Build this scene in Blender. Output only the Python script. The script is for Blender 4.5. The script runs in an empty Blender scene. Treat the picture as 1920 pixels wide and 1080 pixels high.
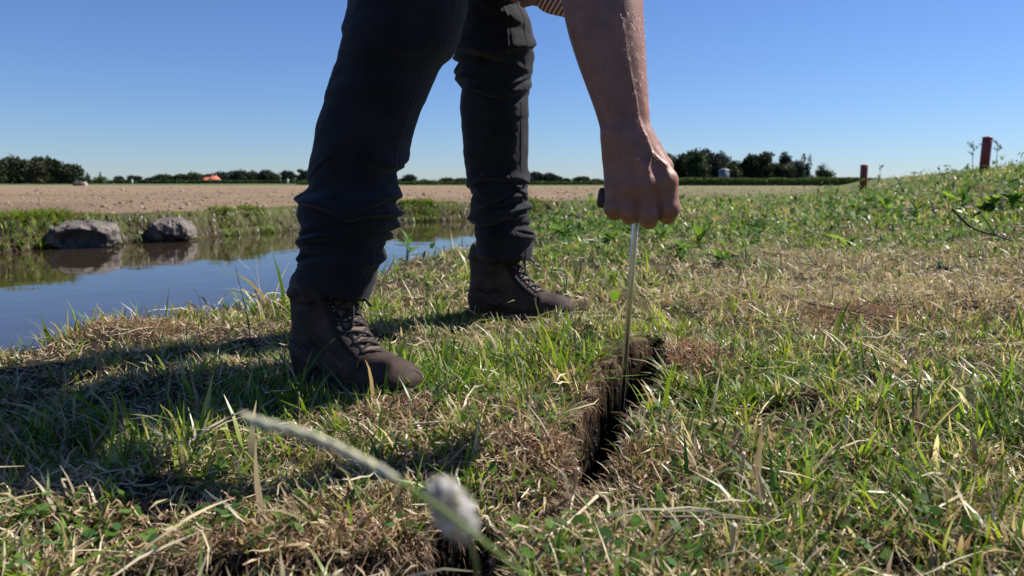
import bpy, math, random
import numpy as np
from mathutils import Vector, Matrix

random.seed(7)
RNG = np.random.default_rng(11)
S = bpy.context.scene
COL = S.collection

# ------------------------------------------------------------------ camera
CAM_H = 0.40
F_PX = 1413.0
PITCH = math.atan(197.0 / F_PX)
cam_d = bpy.data.cameras.new("camera")
cam = bpy.data.objects.new("camera", cam_d)
COL.objects.link(cam)
cam.location = (0, 0, CAM_H)
cam.rotation_euler = (math.pi / 2 - PITCH, 0, 0)
cam_d.sensor_width = 36.0
cam_d.lens = 36.0 * F_PX / 1920.0
cam_d.clip_start = 0.02
cam_d.clip_end = 9000
cam_d.dof.use_dof = True
cam_d.dof.focus_distance = 1.40
cam_d.dof.aperture_fstop = 6.8
S.camera = cam

# ------------------------------------------------------------------ world, sun, exposure
SUN_EL = math.radians(46)
SHX, SHY = -0.925, -0.38                      # the way shadows fall on the ground
w = bpy.data.worlds.new("World")
S.world = w
w.use_nodes = True
wn = w.node_tree.nodes
wl = w.node_tree.links
for n in list(wn):
    wn.remove(n)
wo = wn.new("ShaderNodeOutputWorld")
wb = wn.new("ShaderNodeBackground")
wb.inputs["Strength"].default_value = 0.069
sky = wn.new("ShaderNodeTexSky")
sky.sky_type = 'NISHITA'
sky.sun_disc = False
sky.sun_elevation = SUN_EL
sky.sun_rotation = math.atan2(-SHX, -SHY)    # measured from +Y towards +X
sky.altitude = 0
sky.air_density = 1.0
sky.dust_density = 0.0
sky.ozone_density = 4.0
wtc = wn.new("ShaderNodeTexCoord"); wsp = wn.new("ShaderNodeSeparateXYZ")
wl.new(wtc.outputs["Generated"], wsp.inputs[0])
wcr = wn.new("ShaderNodeValToRGB")
wcr.color_ramp.elements[0].position = 0.0; wcr.color_ramp.elements[0].color = (0.57, 0.71, 1.0, 1)
wcr.color_ramp.elements[1].position = 0.30; wcr.color_ramp.elements[1].color = (0.62, 0.74, 1.05, 1)
wl.new(wsp.outputs["Z"], wcr.inputs[0])
tint = wn.new("ShaderNodeVectorMath"); tint.operation = 'MULTIPLY'
wl.new(sky.outputs[0], tint.inputs[0]); wl.new(wcr.outputs[0], tint.inputs[1])
wl.new(tint.outputs[0], wb.inputs[0])
wl.new(wb.outputs[0], wo.inputs[0])
sun_d = bpy.data.lights.new("sun", 'SUN')
sun = bpy.data.objects.new("sun", sun_d)
COL.objects.link(sun)
sun_d.energy = 5.0
sun_d.angle = math.radians(0.5)
sun_d.color = (1.0, 0.955, 0.89)
sv = Vector((-SHX * math.cos(SUN_EL), -SHY * math.cos(SUN_EL), math.sin(SUN_EL)))
sun.rotation_euler = sv.to_track_quat('Z', 'Y').to_euler()
S.view_settings.view_transform = 'Standard'
S.view_settings.look = 'None'
S.view_settings.exposure = 0.72
S.view_settings.gamma = 1.0
S.view_settings.use_curve_mapping = False
S.cycles.max_bounces = 6
S.cycles.transparent_max_bounces = 8
S.cycles.use_denoising = True

# ------------------------------------------------------------------ helpers
def ray(px, py):
    u = (px - 960.0) / F_PX
    v = (540.0 - py) / F_PX
    return np.array([u, math.cos(PITCH) + v * math.sin(PITCH), -math.sin(PITCH) + v * math.cos(PITCH)])

def P(px, py, y):
    """world point at world distance y that lies on the sight line through (px, py)"""
    d = ray(px, py)
    return np.array([0, 0, CAM_H]) + d * (y / d[1])

def G(px, py, z=0.0):
    d = ray(px, py)
    return np.array([0, 0, CAM_H]) + d * ((z - CAM_H) / d[2])

def vhash(ix, iy, seed):
    h = (ix.astype(np.int64) * 374761393 + iy.astype(np.int64) * 668265263 + seed * 1442695041) & 0xffffffff
    h = ((h ^ (h >> 13)) * 1274126177) & 0xffffffff
    h = (h ^ (h >> 16)) & 0xffffffff
    return h / 4294967295.0

def noise2(x, y, seed=0):
    x = np.asarray(x, float); y = np.asarray(y, float)
    ix = np.floor(x); iy = np.floor(y)
    fx = x - ix; fy = y - iy
    fx = fx * fx * (3 - 2 * fx); fy = fy * fy * (3 - 2 * fy)
    a = vhash(ix, iy, seed); b = vhash(ix + 1, iy, seed)
    c = vhash(ix, iy + 1, seed); d = vhash(ix + 1, iy + 1, seed)
    return (a * (1 - fx) + b * fx) * (1 - fy) + (c * (1 - fx) + d * fx) * fy

def fbm(x, y, seed=0, oct=4):
    s = 0; a = 0.5; t = 0
    x = np.asarray(x, float); y = np.asarray(y, float)
    for i in range(oct):
        s = s + a * noise2(x * 2 ** i + 13.7 * i, y * 2 ** i - 7.1 * i, seed + i)
        t += a; a *= 0.5
    return s / t

def sstep(a, b, x):
    t = np.clip((x - a) / (b - a), 0, 1)
    return t * t * (3 - 2 * t)

def new_mesh(name, V, quads=None, tris=None, cols=None, smooth=False):
    V = np.asarray(V, np.float32)
    me = bpy.data.meshes.new(name)
    nq = 0 if quads is None else len(quads)
    nt = 0 if tris is None else len(tris)
    me.vertices.add(len(V)); me.vertices.foreach_set("co", V.ravel())
    me.loops.add(nq * 4 + nt * 3)
    li = []
    if nq: li.append(np.asarray(quads, np.int32).ravel())
    if nt: li.append(np.asarray(tris, np.int32).ravel())
    me.loops.foreach_set("vertex_index", np.concatenate(li))
    me.polygons.add(nq + nt)
    starts = np.concatenate([np.arange(nq) * 4, nq * 4 + np.arange(nt) * 3]).astype(np.int32)
    me.polygons.foreach_set("loop_start", starts)
    me.update(calc_edges=True)
    if smooth:
        me.polygons.foreach_set("use_smooth", np.ones(nq + nt, bool))
    if cols is not None:
        c = np.ones((len(V), 4), np.float32); c[:, :3] = cols
        at = me.color_attributes.new("col", 'FLOAT_COLOR', 'POINT')
        at.data.foreach_set("color", c.ravel())
    return me

def link(name, me, mat=None, parent=None, label=None, category=None, group=None, kind=None):
    o = bpy.data.objects.new(name, me)
    COL.objects.link(o)
    if mat is not None and me is not None and len(me.materials) == 0:
        me.materials.append(mat)
    if parent is not None: o.parent = parent
    if label: o["label"] = label
    if category: o["category"] = category
    if group: o["group"] = group
    if kind: o["kind"] = kind
    return o

def empty(name, loc, label, category, group=None):
    o = link(name, None, label=label, category=category, group=group)
    o.location = loc
    return o

def merge(parts):
    """parts: list of (V, F quads list, T tris list)"""
    Vs, Q, T, n = [], [], [], 0
    for V, q, t in parts:
        V = np.asarray(V, float)
        Vs.append(V)
        if q is not None and len(q): Q.append(np.asarray(q) + n)
        if t is not None and len(t): T.append(np.asarray(t) + n)
        n += len(V)
    return (np.concatenate(Vs), np.concatenate(Q) if Q else None, np.concatenate(T) if T else None)

def tube(pts, radii, seg=8, cap=True):
    pts = np.asarray(pts, float); n = len(pts)
    radii = np.broadcast_to(np.asarray(radii, float), (n,))
    tan = np.gradient(pts, axis=0); tan /= np.linalg.norm(tan, axis=1)[:, None] + 1e-12
    ref = np.array([0.0, 0, 1]) if abs(tan[0][2]) < 0.9 else np.array([1.0, 0, 0])
    V = []
    nrm = np.cross(tan[0], ref); nrm /= np.linalg.norm(nrm)
    for i in range(n):
        nrm = nrm - tan[i] * nrm.dot(tan[i]); nrm /= np.linalg.norm(nrm) + 1e-12
        bn = np.cross(tan[i], nrm)
        a = np.arange(seg) / seg * 2 * math.pi
        V.append(pts[i] + radii[i] * (np.cos(a)[:, None] * nrm + np.sin(a)[:, None] * bn))
    V = np.concatenate(V)
    Q = []
    for i in range(n - 1):
        for j in range(seg):
            k = (j + 1) % seg
            Q.append((i * seg + j, i * seg + k, (i + 1) * seg + k, (i + 1) * seg + j))
    T = []
    if cap:
        V = np.concatenate([V, pts[:1], pts[-1:]])
        c0, c1 = n * seg, n * seg + 1
        for j in range(seg):
            k = (j + 1) % seg
            T.append((c0, k, j)); T.append((c1, (n - 1) * seg + j, (n - 1) * seg + k))
    return V, np.array(Q), np.array(T) if T else None

def bez(pts, n=24):
    """Catmull-Rom through points"""
    p = np.asarray(pts, float)
    p = np.concatenate([[2 * p[0] - p[1]], p, [2 * p[-1] - p[-2]]])
    out = []
    m = len(p) - 3
    for t in np.linspace(0, m, n):
        i = min(int(t), m - 1); f = t - i
        a, b, c, d = p[i:i + 4]
        out.append(0.5 * ((2 * b) + (-a + c) * f + (2 * a - 5 * b + 4 * c - d) * f * f + (-a + 3 * b - 3 * c + d) * f ** 3))
    return np.array(out)

# ------------------------------------------------------------------ materials
def mat_new(name):
    m = bpy.data.materials.new(name); m.use_nodes = True
    nt = m.node_tree
    for n in list(nt.nodes): nt.nodes.remove(n)
    return m, nt.nodes, nt.links

def N(nodes, kind, **kw):
    n = nodes.new(kind)
    for k, v in kw.items():
        if k in n.inputs: n.inputs[k].default_value = v
        else: setattr(n, k, v)
    return n

def pbr(name, color, rough=0.7, noise_scale=None, noise_amt=0.25, bump=0.0, bump_scale=None, metallic=0.0, spec=0.5,
        sheen=0.0, use_attr=False, sss=0.0, coat=0.0):
    m, nd, lk = mat_new(name)
    out = nd.new("ShaderNodeOutputMaterial")
    b = nd.new("ShaderNodeBsdfPrincipled")
    b.inputs["Roughness"].default_value = rough
    b.inputs["Metallic"].default_value = metallic
    b.inputs["Specular IOR Level"].default_value = spec
    b.inputs["Sheen Weight"].default_value = sheen
    b.inputs["Coat Weight"].default_value = coat
    if sss:
        b.inputs["Subsurface Weight"].default_value = sss
        b.inputs["Subsurface Radius"].default_value = (0.012, 0.004, 0.002)
        b.inputs["Subsurface Scale"].default_value = 0.6
    lk.new(b.outputs[0], out.inputs[0])
    tc = nd.new("ShaderNodeTexCoord")
    if use_attr:
        a = nd.new("ShaderNodeAttribute"); a.attribute_name = "col"
        csrc = a.outputs["Color"]
    else:
        r = nd.new("ShaderNodeRGB"); r.outputs[0].default_value = (*color, 1)
        csrc = r.outputs[0]
    if noise_scale:
        nz = nd.new("ShaderNodeTexNoise"); nz.inputs["Scale"].default_value = noise_scale
        nz.inputs["Detail"].default_value = 6; nz.inputs["Roughness"].default_value = 0.65
        lk.new(tc.outputs["Object"], nz.inputs["Vector"])
        mr = nd.new("ShaderNodeMapRange")
        mr.inputs[1].default_value = 0.3; mr.inputs[2].default_value = 0.7
        mr.inputs[3].default_value = 1 - noise_amt; mr.inputs[4].default_value = 1 + noise_amt
        lk.new(nz.outputs[0], mr.inputs[0])
        vm = nd.new("ShaderNodeVectorMath"); vm.operation = 'SCALE'
        lk.new(csrc, vm.inputs[0]); lk.new(mr.outputs[0], vm.inputs["Scale"])
        csrc = vm.outputs[0]
    lk.new(csrc, b.inputs["Base Color"])
    if bump:
        nz2 = nd.new("ShaderNodeTexNoise"); nz2.inputs["Scale"].default_value = bump_scale or 100
        nz2.inputs["Detail"].default_value = 8; nz2.inputs["Roughness"].default_value = 0.7
        lk.new(tc.outputs["Object"], nz2.inputs["Vector"])
        bp = nd.new("ShaderNodeBump"); bp.inputs["Strength"].default_value = 1.0
        bp.inputs["Distance"].default_value = bump
        lk.new(nz2.outputs[0], bp.inputs["Height"]); lk.new(bp.outputs[0], b.inputs["Normal"])
    return m

def leaf_mat(name, transl=0.42, gloss=0.10, rough=0.38, mul=1.0):
    m, nd, lk = mat_new(name)
    out = nd.new("ShaderNodeOutputMaterial")
    a = nd.new("ShaderNodeAttribute"); a.attribute_name = "col"
    vm = nd.new("ShaderNodeVectorMath"); vm.operation = 'SCALE'; vm.inputs["Scale"].default_value = mul
    lk.new(a.outputs["Color"], vm.inputs[0])
    vt = nd.new("ShaderNodeVectorMath"); vt.operation = 'MULTIPLY'; vt.inputs[1].default_value = (1.28, 1.22, 0.80)
    lk.new(vm.outputs[0], vt.inputs[0])
    d = nd.new("ShaderNodeBsdfDiffuse"); t = nd.new("ShaderNodeBsdfTranslucent")
    g = nd.new("ShaderNodeBsdfGlossy"); g.inputs["Roughness"].default_value = rough
    g.inputs["Color"].default_value = (0.55, 0.55, 0.52, 1)
    lk.new(vm.outputs[0], d.inputs[0]); lk.new(vt.outputs[0], t.inputs[0])
    m1 = nd.new("ShaderNodeMixShader"); m1.inputs[0].default_value = transl
    lk.new(d.outputs[0], m1.inputs[1]); lk.new(t.outputs[0], m1.inputs[2])
    fr = nd.new("ShaderNodeLayerWeight"); fr.inputs[0].default_value = 0.5
    pw = nd.new("ShaderNodeMath"); pw.operation = 'POWER'; pw.inputs[1].default_value = 4.0
    lk.new(fr.outputs["Facing"], pw.inputs[0])
    mm = nd.new("ShaderNodeMath"); mm.operation = 'MULTIPLY_ADD'; mm.inputs[1].default_value = gloss * 4.5; mm.inputs[2].default_value = gloss * .35
    mm.use_clamp = True
    lk.new(pw.outputs[0], mm.inputs[0])
    m2 = nd.new("ShaderNodeMixShader")
    lk.new(mm.outputs[0], m2.inputs[0]); lk.new(m1.outputs[0], m2.inputs[1]); lk.new(g.outputs[0], m2.inputs[2])
    lk.new(m2.outputs[0], out.inputs[0])
    return m

# ------------------------------------------------------------------ signed distance modelling
class SDF:
    def __init__(s, lo, hi, h):
        s.lo = np.array(lo, float); s.h = h
        s.n = np.ceil((np.array(hi, float) - s.lo) / h).astype(int) + 1
        s.v = np.full(s.n, 1e3, np.float32)
    def ax(s, i, a, b):
        sh = [1, 1, 1]; sh[i] = b - a
        return (s.lo[i] + s.h * np.arange(a, b)).reshape(sh).astype(np.float32)
    def block(s, lo, hi):
        a = np.clip(np.floor((np.array(lo) - s.lo) / s.h).astype(int), 0, s.n)
        b = np.clip(np.ceil((np.array(hi) - s.lo) / s.h).astype(int) + 1, 0, s.n)
        return a, b
    def apply(s, lo, hi, k, fn, mode='add'):
        m = k + 5 * s.h
        a, b = s.block(np.array(lo) - m, np.array(hi) + m)
        if np.any(b <= a): return
        X, Y, Z = s.ax(0, a[0], b[0]), s.ax(1, a[1], b[1]), s.ax(2, a[2], b[2])
        d = fn(X, Y, Z)
        sl = (slice(a[0], b[0]), slice(a[1], b[1]), slice(a[2], b[2]))
        v = s.v[sl]
        if mode == 'add':
            hh = np.clip(0.5 + 0.5 * (v - d) / k, 0, 1)
            s.v[sl] = v * (1 - hh) + d * hh - k * hh * (1 - hh)
        elif mode == 'cut':
            dd = -d
            hh = np.clip(0.5 - 0.5 * (v - dd) / k, 0, 1)
            s.v[sl] = v * (1 - hh) + dd * hh + k * hh * (1 - hh)
    def cap(s, p, q, r1, r2=None, k=0.004, mode='add', flat=None):
        """round cone from p to q; flat = (axis vector, factor): thinner by factor along that axis"""
        p = np.array(p, float); q = np.array(q, float); r2 = r1 if r2 is None else r2
        R = max(r1, r2)
        lo = np.minimum(p, q) - R; hi = np.maximum(p, q) + R
        ba = q - p; bb = ba.dot(ba) + 1e-12
        def fn(X, Y, Z):
            x, y, z = X - p[0], Y - p[1], Z - p[2]
            t = np.clip((x * ba[0] + y * ba[1] + z * ba[2]) / bb, 0, 1)
            dx, dy, dz = x - t * ba[0], y - t * ba[1], z - t * ba[2]
            if flat is not None:
                n, f = flat
                c = (dx * n[0] + dy * n[1] + dz * n[2]) * (1 / f - 1)
                dx, dy, dz = dx + c * n[0], dy + c * n[1], dz + c * n[2]
            return np.sqrt(dx * dx + dy * dy + dz * dz) - (r1 + (r2 - r1) * t)
        s.apply(lo, hi, k, fn, mode)
    def ell(s, c, r, k=0.004, mode='add'):
        c = np.array(c, float); r = np.array(r, float)
        def fn(X, Y, Z):
            x, y, z = X - c[0], Y - c[1], Z - c[2]
            k0 = np.sqrt((x / r[0]) ** 2 + (y / r[1]) ** 2 + (z / r[2]) ** 2) + 1e-9
            k1 = np.sqrt((x / r[0] ** 2) ** 2 + (y / r[1] ** 2) ** 2 + (z / r[2] ** 2) ** 2) + 1e-9
            return k0 * (k0 - 1) / k1
        s.apply(c - r, c + r, k, fn, mode)
    def mesh(s):
        v = s.v; nx, ny, nz = v.shape
        neg = v < 0
        c = np.zeros((nx - 1, ny - 1, nz - 1), np.int8)
        for dx in (0, 1):
            for dy in (0, 1):
                for dz in (0, 1):
                    c += neg[dx:nx - 1 + dx, dy:ny - 1 + dy, dz:nz - 1 + dz]
        act = (c > 0) & (c < 8)
        I = np.argwhere(act)
        idx = np.full(act.shape, -1, np.int32); idx[act] = np.arange(len(I))
        acc = np.zeros((len(I), 3)); cnt = np.zeros(len(I))
        for ax in range(3):
            o1, o2 = [k for k in range(3) if k != ax]
            for a in (0, 1):
                for b in (0, 1):
                    off = np.zeros(3, int); off[o1] = a; off[o2] = b
                    A = I + off; B = A.copy(); B[:, ax] += 1
                    va = v[A[:, 0], A[:, 1], A[:, 2]]; vb = v[B[:, 0], B[:, 1], B[:, 2]]
                    m = (va < 0) != (vb < 0)
                    t = np.where(m, va / np.where(m, va - vb, 1), 0)
                    p = off[None].astype(float).repeat(len(I), 0); p[:, ax] += t
                    acc[m] += p[m]; cnt[m] += 1
        V = s.lo + s.h * (I + acc / cnt[:, None])
        Q = []
        for ax in range(3):
            o1, o2 = (ax + 1) % 3, (ax + 2) % 3
            sl = [slice(None)] * 3
            sl0 = list(sl); sl0[ax] = slice(0, -1); sl1 = list(sl); sl1[ax] = slice(1, None)
            E = np.argwhere(neg[tuple(sl0)] != neg[tuple(sl1)])
            ok = (E[:, o1] > 0) & (E[:, o2] > 0) & (E[:, o1] < v.shape[o1] - 1) & (E[:, o2] < v.shape[o2] - 1)
            E = E[ok]
            sgn = neg[E[:, 0], E[:, 1], E[:, 2]]
            def at(d1, d2):
                F = E.copy(); F[:, o1] += d1; F[:, o2] += d2
                return idx[F[:, 0], F[:, 1], F[:, 2]]
            q = np.stack([at(-1, -1), at(0, -1), at(0, 0), at(-1, 0)], 1)
            q[~sgn] = q[~sgn][:, ::-1]
            Q.append(q)
        Q = np.concatenate(Q); Q = Q[(Q >= 0).all(1)]
        return V, Q, None
# ------------------------------------------------------------------ terrain
WATER_Z = -0.335
NEAR_EDGE = np.array([(-3.2, -5), (-2.2, -1.0), (-1.75, 0.6), (-1.27, 1.60), (-1.02, 2.10), (-0.76, 2.60), (-0.55, 3.4), (-0.25, 4.55),
                      (0.02, 6.4), (0.60, 9.4), (1.6, 12.4), (3.9, 16.0), (8.0, 21.0), (14, 30)])
FAR_EDGE = np.array([(12, 31), (6.0, 24.0), (2.8, 18.6), (0.9, 16.4), (-0.87, 15.2), (-2.2, 14.4), (-3.4, 12.3), (-4.15, 10.7),
                     (-4.9, 9.5), (-5.25, 8.9), (-5.6, 8.3), (-7.5, 6.2), (-10, 3.4), (-13, -5)])
POLY = np.concatenate([NEAR_EDGE, FAR_EDGE])

def seg_dist(x, y, a, b):
    ex, ey = b[0] - a[0], b[1] - a[1]
    t = np.clip(((x - a[0]) * ex + (y - a[1]) * ey) / (ex * ex + ey * ey + 1e-12), 0, 1)
    return np.hypot(x - a[0] - t * ex, y - a[1] - t * ey), t

def line_dist(x, y, pts):
    d = np.full(np.shape(x), 1e9)
    for i in range(len(pts) - 1):
        d = np.minimum(d, seg_dist(x, y, pts[i], pts[i + 1])[0])
    return d

def inside(x, y, poly):
    r = np.zeros(np.shape(x), bool)
    n = len(poly)
    for i in range(n):
        x1, y1 = poly[i]; x2, y2 = poly[(i + 1) % n]
        c = ((y1 > y) != (y2 > y)) & (x < (x2 - x1) * (y - y1) / (y2 - y1 + 1e-12) + x1)
        r ^= c
    return r

CRACK = [(1228, 640, .024), (1208, 665, .052), (1185, 700, .072), (1158, 745, .064), (1135, 790, .052), (1116, 840, .048),
         (1104, 888, .032), (1060, 925, .014), (1000, 960, .024), (935, 985, .038), (885, 1010, .046), (855, 1060, .052), (835, 1130, .055)]
CRACK_B = [(870, 1045, .04), (720, 1072, .042), (560, 1085, .040), (400, 1088, .042), (250, 1100, .03)]
def crack_pts(L):
    return [(*(G(a, b, 0.0)[:2]), c) for a, b, c in L]
CR = [crack_pts(CRACK), crack_pts(CRACK_B)]

def crack_field(x, y):
    """>0 inside the crack (1 at its middle), <0 outside in units of metres"""
    best = np.full(np.shape(x), -9.0)
    wob = (fbm(x * 26, y * 26, 5, 3) - 0.5) * 0.055 + (noise2(x * 90, y * 90, 8) - .5) * 0.012
    for L in CR:
        for i in range(len(L) - 1):
            d, t = seg_dist(x, y, L[i][:2], L[i + 1][:2])
            wdt = L[i][2] + (L[i + 1][2] - L[i][2]) * t
            best = np.maximum(best, wdt - d)
    near = best > -0.3
    return np.where(near, best + wob * np.clip(1 + best / .1, 0.0, 1), best)

MOUNDS = [(1275, 700, .085, .030), (1090, 640, .10, .016), (215, 640, .10, .035), (1600, 610, .13, .030), (1740, 520, .10, .03),
          (700, 800, .12, .02), (330, 900, .16, .02), (1500, 800, .2, .015), (950, 860, .09, .015)]
MND = [(*G(a, b, 0.0)[:2], c, d) for a, b, c, d in MOUNDS]

def dike(x, y):
    u = x - 0.425 * np.maximum(y, -20)
    up = lambda t, s: s * np.logaddexp(0, t / s)
    z = 0.235 * (up(u - 0.75, 0.25) - up(u - 4.2, 0.25))
    z = z - 0.30 * (up(u - 8.5, 0.5) - up(u - 11.5, 0.5))
    return z * (1 - sstep(150, 300, y))

def ditch(x, y):
    """distance inside the ditch (negative outside) and which side is nearer"""
    x = np.asarray(x, float); y = np.asarray(y, float)
    dn = line_dist(x, y, NEAR_EDGE); df = line_dist(x, y, FAR_EDGE)
    ins = inside(x, y, POLY)
    d = np.minimum(dn, df)
    return np.where(ins, d, -d), dn < df, dn, df

def ground_z(x, y):
    x = np.asarray(x, float); y = np.asarray(y, float)
    r = np.hypot(x, y)
    d, nearer, dn, df = ditch(x, y)
    d = d + ((fbm(x * 2.2, y * 2.2, 21, 3) - .5) * 0.22 + (noise2(x * 1.1, y * 1.1, 23) - .5) * .16 * (~nearer)) * sstep(0.8, 2.5, r)
    slope = np.where(nearer, 1.3, 2.2)
    z = dike(x, y)
    rough = 1 - sstep(20, 60, r)
    z = z + rough * ((fbm(x * 1.3, y * 1.3, 3, 3) - .5) * 0.05 + (fbm(x * 9, y * 9, 4, 3) - .5) * 0.030 + (fbm(x * 5.5, y * 5.5, 6, 2) - .5) * 0.050 * (1 - sstep(5, 12, r)))
    lip = np.exp(-(np.minimum(d, 0) / 0.35) ** 2) * np.where(nearer, 0.0, 0.012) * (0.4 + 1.2 * noise2(x * 1.7, y * 1.7, 31))
    z = z + lip * (r < 60)
    dd = np.clip(d, 0, None)
    z = np.where(d > 0, np.maximum(z - dd * slope, -0.85 + 0.0 * z), z)
    near = r < 3.0
    c = np.where(near, crack_field(x, y), -9)
    z = z - 0.24 * sstep(-0.004, 0.020, c) * near
    for mx, my, mr, mh in MND:
        z = z + mh * np.exp(-((x - mx) ** 2 + (y - my) ** 2) / mr ** 2) * (c < 0.01)
    return z

def zones(x, y):
    """field = dry tilled field beyond the ditch; meadow = grassy side"""
    d, nearer, dn, df = ditch(x, y)
    ins = inside(x, y, POLY)
    # side of the far edge: extend the far edge as a boundary line
    yy = np.array([p[1] for p in FAR_EDGE])[::-1]; xx = np.array([p[0] for p in FAR_EDGE])[::-1]
    o = np.argsort(yy)
    xb = np.interp(y, yy[o], xx[o], right=None)
    xb = np.where(y > 31, 12 + (y - 31) * 0.40, xb)
    field = (x < xb) & ~ins
    return field, d, nearer, df

# polar sheet round the camera: fine in front, coarse behind
ang = np.concatenate([np.linspace(-50, 50, 521), np.linspace(50, 310, 80)[1:-1]])
rad = [0.10]
while rad[-1] < 6000:
    r_ = rad[-1]
    rad.append(r_ * (1.0085 if r_ < 2.4 else 1.016 if r_ < 22 else 1.05 if r_ < 400 else 1.25))
rad = np.array(rad)
AA, RR = np.meshgrid(np.radians(ang), rad)
gx = (np.sin(AA) * RR).ravel(); gy = (np.cos(AA) * RR).ravel()
gz = ground_z(gx, gy)
na, nr = len(ang), len(rad)
ii, jj = np.meshgrid(np.arange(nr - 1), np.arange(na), indexing='ij')
j2 = (jj + 1) % na
GQ = np.stack([ii * na + jj, (ii + 1) * na + jj, (ii + 1) * na + j2, ii * na + j2], -1).reshape(-1, 4)[:, ::-1]
cx0 = len(gx)
gx = np.append(gx, 0); gy = np.append(gy, 0); gz = np.append(gz, gz[:na].mean())
GT = np.array([(cx0, (j + 1) % na, j) for j in range(na)])
fld, dd_, nearer_, df_ = zones(gx, gy)
R_ = np.hypot(gx, gy)
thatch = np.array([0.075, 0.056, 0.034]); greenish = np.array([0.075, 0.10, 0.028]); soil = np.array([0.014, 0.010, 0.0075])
tan = np.array([0.245, 0.172, 0.108]); mud = np.array([0.09, 0.065, 0.045])
n1 = fbm(gx * 3, gy * 3, 41, 4)[:, None]; n2 = fbm(gx * .35, gy * .35, 42, 4)[:, None]
gc = thatch * (0.6 + 0.8 * n1)
g_mix = sstep(0.35, 0.65, fbm(gx * .9, gy * .9, 43, 3))[:, None]
gc = gc * (1 - .5 * g_mix) + greenish * .5 * g_mix
farg = sstep(4, 14, R_)[:, None]
gc = gc * (1 - farg) + (greenish * (1.25 - .6 * n2) + np.array([.13, .085, .045]) * (n1 * n2 * 1.6)) * farg
fc = tan * (0.72 + 0.56 * n2) * (.86 + .28 * fbm(gx * 1.1, gy * .25, 47, 4)[:, None])
stripe = fbm(gx * .02, gy * .05, 44, 3)[:, None]
far_green = sstep(95, 110, gy + 25 * (gx / np.maximum(R_, 1)))[:, None]
fc = fc * (1 - far_green) + np.array([0.10, 0.13, 0.045]) * far_green
strip = (sstep(34, 44, gy) * (1 - sstep(70, 84, gy)) * sstep(.45, .6, fbm(gx * .05, gy * .05, 46, 2)))[:, None]
fc = fc * (1 - .5 * strip) + np.array([.20, .175, .085]) * .5 * strip
rg_ = (sstep(.10, .24, gx / np.maximum(gy, 1)) * (1 - sstep(95, 112, gy)) * (.55 + .45 * fbm(gx * .12, gy * .03, 48, 3)) * (gy > 1))[:, None]
fc = fc * (1 - rg_ * .8) + np.array([.15, .155, .06]) * rg_ * .8
edge = (1 - sstep(0.15, 0.9, df_))[:, None]
fc = fc * (1 - edge) + np.array([.13, .14, .05]) * edge
gc = np.where(fld[:, None], fc, gc)
inw = sstep(0.03, 0.12, dd_)[:, None]
gc = gc * (1 - inw) + mud * inw
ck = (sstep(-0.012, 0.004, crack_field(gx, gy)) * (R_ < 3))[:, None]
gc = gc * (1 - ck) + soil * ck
m, nd, lk = mat_new("ground_soil_and_thatch")
out = nd.new("ShaderNodeOutputMaterial"); b = nd.new("ShaderNodeBsdfPrincipled")
b.inputs["Roughness"].default_value = 0.95; b.inputs["Specular IOR Level"].default_value = 0.15
at = nd.new("ShaderNodeAttribute"); at.attribute_name = "col"
tc = nd.new("ShaderNodeTexCoord")
na_ = N(nd, "ShaderNodeTexNoise", Scale=90.0, Detail=8.0, Roughness=0.75)
nb_ = N(nd, "ShaderNodeTexNoise", Scale=4.0, Detail=10.0, Roughness=0.8)
lk.new(tc.outputs["Object"], na_.inputs["Vector"]); lk.new(tc.outputs["Object"], nb_.inputs["Vector"])
ad = nd.new("ShaderNodeMath"); ad.operation = 'ADD'; lk.new(na_.outputs[0], ad.inputs[0]); lk.new(nb_.outputs[0], ad.inputs[1])
mr = nd.new("ShaderNodeMapRange"); mr.inputs[1].default_value = .7; mr.inputs[2].default_value = 1.3
mr.inputs[3].default_value = .55; mr.inputs[4].default_value = 1.45
lk.new(ad.outputs[0], mr.inputs[0])
vm = nd.new("ShaderNodeVectorMath"); vm.operation = 'SCALE'
lk.new(at.outputs["Color"], vm.inputs[0]); lk.new(mr.outputs[0], vm.inputs["Scale"])
lk.new(vm.outputs[0], b.inputs["Base Color"])
bp = nd.new("ShaderNodeBump"); bp.inputs["Strength"].default_value = 1; bp.inputs["Distance"].default_value = .03
lk.new(ad.outputs[0], bp.inputs["Height"]); lk.new(bp.outputs[0], b.inputs["Normal"])
lk.new(b.outputs[0], out.inputs[0])
M_GROUND = m
# ragged walls: push the steep soil sideways with noise that also varies with depth
_c = crack_field(gx, gy) * 1.0
_w = ((R_ < 3) & (_c > -.012) & (_c < .04))
_j = np.where(_w, 1.0, 0.0)
_nx = fbm(gx * 70 + gz * 45, gy * 70 - gz * 60, 301, 3) - .5; _ny = fbm(gx * 70 - gz * 50 + 9, gy * 70 + gz * 55, 302, 3) - .5
gx = gx + _j * _nx * .034; gy = gy + _j * _ny * .034; gz = gz + _j * (_nx + _ny) * .018 * (_c > .004)
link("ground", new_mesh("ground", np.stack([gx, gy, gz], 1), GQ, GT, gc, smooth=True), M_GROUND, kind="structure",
     label="grassy ditch bank, cracked soil and tan tilled field running to the horizon")

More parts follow.
